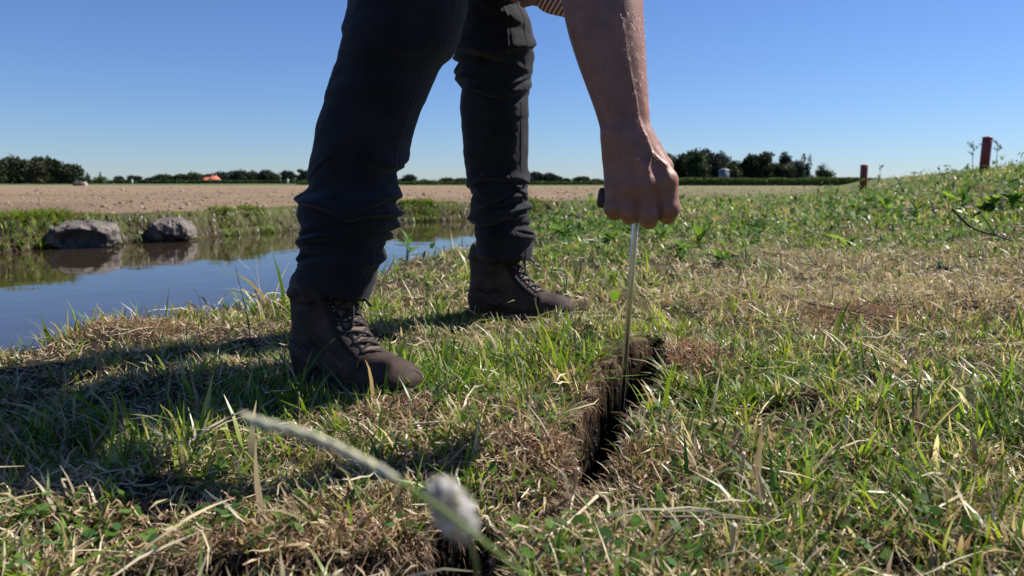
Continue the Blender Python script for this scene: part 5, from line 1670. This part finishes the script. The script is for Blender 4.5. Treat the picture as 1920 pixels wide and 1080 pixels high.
lay("twig", [(1515, 568, .02), (1560, 577, .03), (1610, 585, .03), (1680, 597, .025)], .0035, M_TWIG, "grey rough twig lying across the brown fibre pad", "twig", None, [[(1600, 583, .03), (1622, 570, .05)]])
lay("twig", [(1785, 392, .22), (1820, 425, .12), (1860, 440, .08), (1900, 452, .05)], .0065, M_TWIGD, "dark forked twig sticking out of the leaves near the right edge", "twig", None, [[(1868, 443, .08), (1850, 415, .18), (1838, 400, .24)]])
lay("twig", [(1505, 412, .03), (1580, 411, .06), (1660, 413, .06), (1715, 411, .03)], .0075, M_TWIG, "long grey brown twig lying below the right hand leaf patch", "twig")
lay("twig", [(1555, 425, .03), (1620, 428, .04), (1690, 431, .03)], .006, M_TWIGD, "dark thin twig just below the long grey brown one", "twig")
lay("twig", [(1395, 400, .04), (1460, 372, .10), (1545, 350, .20)], .009, M_STRAW, "pale broken stalk slanting up towards the shorter red tube", "stalk")
lay("twig", [(1545, 352, .20), (1562, 346, .28), (1575, 340, .34)], .017, M_TWIGD, "dark frayed end piece above the pale slanting stalk", "stalk")
lay("stalk", [(470, 640, .0), (462, 585, .055), (452, 545, .085), (441, 497, .125)], .0016, M_STALK, "thin dark stalk standing against the water left of the front boot", "stalk")
lay("stalk", [(62, 650, .0), (63, 625, .03), (64, 600, .055)], .0016, M_STALK, "short dark stalk standing against the water near the left edge", "stalk")
lay("stalk", [(372, 640, .0), (378, 600, .035), (374, 560, .07), (362, 540, .085)], .0010, M_STALK, "hair thin curved stalk between the water and the front boot", "stalk")
lay("straw", [(1385, 480, .03), (1410, 520, .02), (1450, 560, .02), (1475, 590, .01)], .0020, M_STRAW, "thin pale straw slanting down right of the rod", "long pale straws")
lay("straw", [(1745, 520, .03), (1790, 545, .02), (1820, 566, .01)], .0026, M_STRAW, "pale straw pointing down right beside the dark clod", "long pale straws")
lay("straw", [(1795, 420, .07), (1790, 435, .05), (1740, 456, .02)], .0045, M_STRAW, "bent pale straw below the dark forked twig", "long pale straws")
lay("straw", [(1587, 610, .05), (1580, 632, .03), (1572, 660, .0)], .0022, M_STRAW, "short upright pale straw at the front of the brown fibre pad", "long pale straws")
lay("straw", [(1588, 780, .05), (1585, 815, .035), (1572, 838, .02), (1500, 850, .01)], .0028, M_STRAW, "pale bent straw sticking up out of the grass at lower right", "long pale straws")
lay("straw", [(1083, 880, .04), (1075, 925, .02), (1066, 975, .01)], .0026, M_STRAW, "broad pale straw leaning at the near end of the crack", "long pale straws")
lay("straw", [(1120, 930, .03), (1060, 985, .025), (1000, 1020, .02), (930, 1075, .01)], .0022, M_STRAW, "long pale straw crossing the near gap of the crack", "long pale straws")
lay("straw", [(1376, 985, .04), (1374, 1020, .03), (1370, 1070, .01)], .0034, M_STRAW, "thick pale straw standing at the bottom edge right of centre", "long pale straws")
lay("straw", [(1210, 972, .03), (1300, 970, .035), (1400, 975, .03), (1440, 990, .02)], .0024, M_TWIG, "brownish stem lying level near the bottom right of the crack", "long pale straws")
lay("straw", [(437, 778, .05), (370, 820, .02), (280, 865, .01), (180, 890, .02)], .0018, M_STRAW, "long thin straw along the lower edge of the shadow", "long pale straws")
lay("straw", [(765, 797, .03), (800, 793, .03), (850, 790, .03)], .0022, M_STRAW, "pale straw lying level in front of the boot toe", "long pale straws")
lay("straw", [(1394, 850, .05), (1392, 890, .03), (1385, 935, .01)], .0026, M_STRAW, "pale straw stub leaning right of the crack's near end", "long pale straws")
lay("straw", [(560, 735, .07), (563, 775, .04), (592, 800, .01)], .0016, M_TWIG, "small brown straw standing before the sole of the front boot", "long pale straws")

def big_blade(pts, wd, col, label, group="long green blades standing out of the turf"):
    W_ = hits(pts)
    p = bez(W_, 16); o0 = p[0].copy(); p = p - o0; n = len(p)
    sd_ = np.array([.9, -.35, .1]); V, C = [], []
    for i in range(n):
        t = i / (n - 1); w_ = wd / 2 * (.55 + t if t < .3 else 1.0) * (1 - max(0, (t - .45) / .55) ** 1.5 * .95)
        for k in (-1, 0, 1):
            V.append(p[i] + sd_ * k * w_ + np.array([0, 1, 0]) * abs(k) * w_ * .35); C.append(np.array(col) * (1.15 if k else .9))
    Q = [(3 * i + k, 3 * i + k + 1, 3 * i + k + 4, 3 * i + k + 3) for i in range(n - 1) for k in (0, 1)]
    o = link("grass_blade", new_mesh("grass_blade", V, Q, None, np.array(C), smooth=True), M_GRASS, label=label, category="grass blade", group=group)
    o.location = o0
big_blade([(192, 905, 0), (205, 850, .04), (216, 780, .10), (213, 745, .125), (200, 736, .135)], .0058, (.13, .24, .03), "tall green blade with a hooked tip standing in the shadow at left")
big_blade([(218, 890, 0), (226, 850, .03), (236, 806, .06)], .0035, (.13, .24, .03), "shorter blade right beside the tall hooked one")
big_blade([(990, 940, 0), (1040, 905, .04), (940, 860, .05)], .0062, (.10, .18, .04), "green blade lying across the near gap of the crack")
big_blade([(880, 1040, 0), (905, 1000, .03), (945, 950, .06)], .0055, (.09, .16, .06), "grey green blade beside the blurred pale puff")
big_blade([(1160, 780, 0), (1200, 800, .04), (1240, 860, .03)], .0052, (.10, .19, .03), "green blade bending right from the crack's right lip")
big_blade([(1640, 690, .06), (1660, 720, .05), (1705, 770, .0)], .0048, (.16, .27, .03), "yellow green blade slanting up left of the lower right turf")
big_blade([(1530, 720, .07), (1570, 760, .05), (1620, 800, .0)], .0048, (.17, .28, .03), "bright blade slanting left above the bent pale straw")
big_blade([(1755, 940, 0), (1700, 880, .05), (1640, 850, .08)], .0065, (.14, .24, .03), "broad blade leaning left at lower right")
big_blade([(480, 830, 0), (540, 770, .05), (590, 745, .06)], .0050, (.17, .27, .03), "yellow green blade slanting up right below the front boot")

# blurred ryegrass head crossing close to the lens
M_HEAD = leaf_mat("seed_head_leaf", .45, .05, .5)
def near_pt(px, py, d): return P(px, py, d)
sp = bez([near_pt(1130, 1180, .29), near_pt(1000, 1090, .265), near_pt(900, 1010, .238), near_pt(800, 935, .240), near_pt(690, 870, .245), near_pt(590, 822, .25), near_pt(500, 796, .25)], 60)
e = empty("ryegrass_stem", tuple(sp[0]), "blurred pale grass seed head slanting across the bottom, close to the camera", "grass stem")
o0 = sp[0].copy(); sp = sp - o0
V, Q, T = tube(sp, np.linspace(.0009, .0005, 60), 8)
link("stalk", new_mesh("stalk", V, Q, T, np.tile([.26, .34, .12], (len(V), 1)), smooth=True), M_HEAD, parent=e)
rg = np.random.default_rng(71)
idxs = np.linspace(34, 59, 19)
for q, ix_ in enumerate(idxs):
    i = int(ix_); p = sp[i]; d = sp[min(i + 1, 59)] - sp[i - 1]; d /= np.linalg.norm(d)
    n_ = np.cross(d, [0, 1, 0]); n_ /= np.linalg.norm(n_); sgn = 1 if q % 2 else -1
    parts = []
    for f in range(5):
        st = p + d * .0011 * f; dirn = d + n_ * sgn * (.12 + .04 * f) + np.array([0, rg.normal(0, .1), 0]); dirn /= np.linalg.norm(dirn)
        ln = .0058
        parts.append(tube([st, st + dirn * ln * .35, st + dirn * ln * .75, st + dirn * ln], [.0004, .00115, .0009, .0002], 7))
    V, Q, T = merge(parts)
    link("spikelet", new_mesh("spikelet", V, Q, T, np.tile(np.array([.80, .78, .62]) * rg.uniform(.85, 1.1), (len(V), 1)), smooth=True), M_HEAD, parent=e)
# the pale blurred puff: a dry clover head on its stem
pc = P(848, 955, .25)
e = empty("withered_flower", tuple(pc), "blurred pale grey withered flower head near the camera behind the seed stem", "flower")
rg = np.random.default_rng(72)
M_PUFF = leaf_mat("withered_petals", .35, .05, .6)
ex = np.array([.0145, .010, .0085]); ax_ = np.array([.45, .1, -.87]); ax_ /= np.linalg.norm(ax_)
bx_ = np.cross(ax_, [0, 1, 0]); bx_ /= np.linalg.norm(bx_); cx_ = np.cross(ax_, bx_)
V, Q, T = rockmesh(0.0125, .0060, .0060, 91, 18, 0, None, .22)
V = V[:, :1] * ax_ + V[:, 1:2] * cx_ + V[:, 2:] * bx_
link("core", new_mesh("core", V, Q, T, np.tile([.50, .47, .46], (len(V), 1)), smooth=True), M_PUFF, parent=e)
Vs, Qs, Cs = [], [], []
for k in range(150):
    d = rg.normal(0, 1, 3); d /= np.linalg.norm(d)
    c = (d[0] * .0122 * ax_ + d[1] * .0061 * cx_ + d[2] * .0061 * bx_); dn = c / np.linalg.norm(c); dn = dn + ax_ * .5; dn /= np.linalg.norm(dn)
    s_ = np.cross(dn, rg.normal(0, 1, 3)); s_ /= np.linalg.norm(s_)
    ln, w_ = rg.uniform(.0012, .0028), .0016
    b0 = len(Vs) 
    Vs += [c - s_ * w_ * .5, c + s_ * w_ * .5, c + dn * ln * .6 + s_ * w_, c + dn * ln * .6 - s_ * w_, c + dn * ln]
    Qs.append((b0, b0 + 1, b0 + 2, b0 + 3)); Cs += [np.array([.62, .60, .58]) * rg.uniform(.6, 1.3)] * 5
Ts = [(i * 5 + 3, i * 5 + 2, i * 5 + 4) for i in range(150)]
link("petals", new_mesh("petals", np.array(Vs), np.array(Qs), np.array(Ts), np.array(Cs)), M_PUFF, parent=e, kind="stuff")
gs = np.array([pc[0] + .02, pc[1] + .03, gz1(pc[0] + .02, pc[1] + .03)]) - pc
V, Q, T = tube(bez([ax_ * .009, ax_ * .02 + (0, 0, -.02), gs * .6, gs], 14), .0007, 6)
link("stem", new_mesh("stem", V, Q, T, np.tile([.14, .16, .07], (len(V), 1))), M_PUFF, parent=e)

# dark clod in the straw at right, pale scrap beside it
M_PALE = pbr("pale_dead_leaf", (.36, .28, .25), .8, 30, .3)
def clod(px, py, w_, h_, seed, mat, label, cat="clod"):
    b = hit(px, py)
    k = b[1] / F_PX
    o = link("soil_clod", new_mesh("soil_clod", *rockmesh(w_ * k / 2, w_ * k / 2.4, h_ * k / 2, seed, 18, 0, None, .3), smooth=True), mat, label=label, category=cat)
    o.location = (b[0], b[1], b[2] + h_ * k * .25)
clod(1763, 512, 42, 20, 61, M_HEAP, "dark soil clod in the dry straw near the right edge")
clod(1745, 524, 38, 16, 62, M_PALE, "pale crumpled scrap lying against the dark clod", "dead leaf")
clod(1075, 411, 36, 14, 64, M_HEAP, "dark soil clod in the green weeds behind the back leg")
clod(1900, 340, 20, 8, 65, M_HEAP, "dark molehill high on the dike at the right edge")

# dry weeds and shrubs standing on the dike skyline
def dryweed(px, py_base, py_top, dist, label, seed, spread):
    rg = np.random.default_rng(seed)
    b = P(px, py_base, dist); h = (py_base - py_top) * dist / F_PX
    z = b[2]
    e = empty("dry_weed", (b[0], dist, z), label, "dry weed")
    pts = bez([(0, 0, -.1), (rg.normal(0, .03) * h, 0, h * .5), (rg.normal(0, .08) * h, 0, h)], 10)
    link("stem", new_mesh("stem", *tube(pts, [.009 * (1 - .5 * i / 9) for i in range(10)], 5)), M_TWIG, parent=e)
    for k in range(7):
        p = pts[rg.integers(4, 9)]; a = rg.uniform(0, 6.28); l_ = h * spread * rg.uniform(.5, 1)
        q = np.array([p, p + (math.cos(a) * l_ * .5, math.sin(a) * l_ * .5, l_ * .7), p + (math.cos(a) * l_, math.sin(a) * l_, l_ * 1.1)])
        link("branch", new_mesh("branch", *tube(q, [.006, .005, .004], 4)), M_TWIG, parent=e)
        lob = [(q[2][0], q[2][1], q[2][2], l_ * .35, l_ * .3), (q[1][0], q[1][1], q[1][2], l_ * .25, l_ * .25)]
        n = 26; i = rg.integers(0, 2, n); Lb = np.array(lob)[i]
        c = Lb[:, :3] + rg.normal(0, .5, (n, 3)) * Lb[:, 3:4]
        aa = rg.normal(0, 1, (n, 3)); aa /= np.linalg.norm(aa, axis=1)[:, None]; bb = np.cross(aa, rg.normal(0, 1, (n, 3))); bb /= np.linalg.norm(bb, axis=1)[:, None]
        s_ = .016
        V = np.stack([c - aa * s_, c - bb * s_ * .6, c + aa * s_, c + bb * s_ * .6], 1).reshape(-1, 3)
        link("leaf_tuft", new_mesh("leaf_tuft", V, np.arange(n * 4).reshape(-1, 4), None, np.tile([.13, .13, .09], (n * 4, 1))), M_LEAFT, parent=e, kind="stuff")
dryweed(1824, 306, 279, 19.5, "small branched dry weed left of the taller red tube", 41, .45)
dryweed(1868, 300, 264, 19.5, "narrow upright dry weed right of the taller red tube", 42, .22)
dryweed(1650, 327, 312, 30, "faint dry weed right of the shorter red tube", 43, .3)
def tinybush(px, py, w_, h_, dist, seed, label):
    rg = np.random.default_rng(seed); b = P(px, py, dist); k = dist / F_PX
    e = empty("bush", (b[0], dist, b[2] - .1), label, "bush")
    lob = [(0, 0, h_ * k * .45 + .1, w_ * k / 2, h_ * k * .5), (w_ * k * .2, 0, h_ * k * .3 + .1, w_ * k / 2.5, h_ * k * .4)]
    V, Q, C = crown(rg, lob, 320, w_ * k * .07, (.05, .08, .03))
    V[:, 2] = np.maximum(V[:, 2] - .2, 0)
    link("crown", new_mesh("crown", V, Q, None, C), M_LEAFT, parent=e)
    link("stem", new_mesh("stem", *tube([(0, 0, -.2), (0, 0, h_ * k * .4)], .03, 5)), M_BARK, parent=e)
tinybush(1714, 324, 14, 9, 40, 81, "small dark bush on the dike skyline between the two red tubes")
tinybush(1648, 330, 9, 10, 45, 82, "tiny bluish bush on the skyline just right of the shorter red tube")
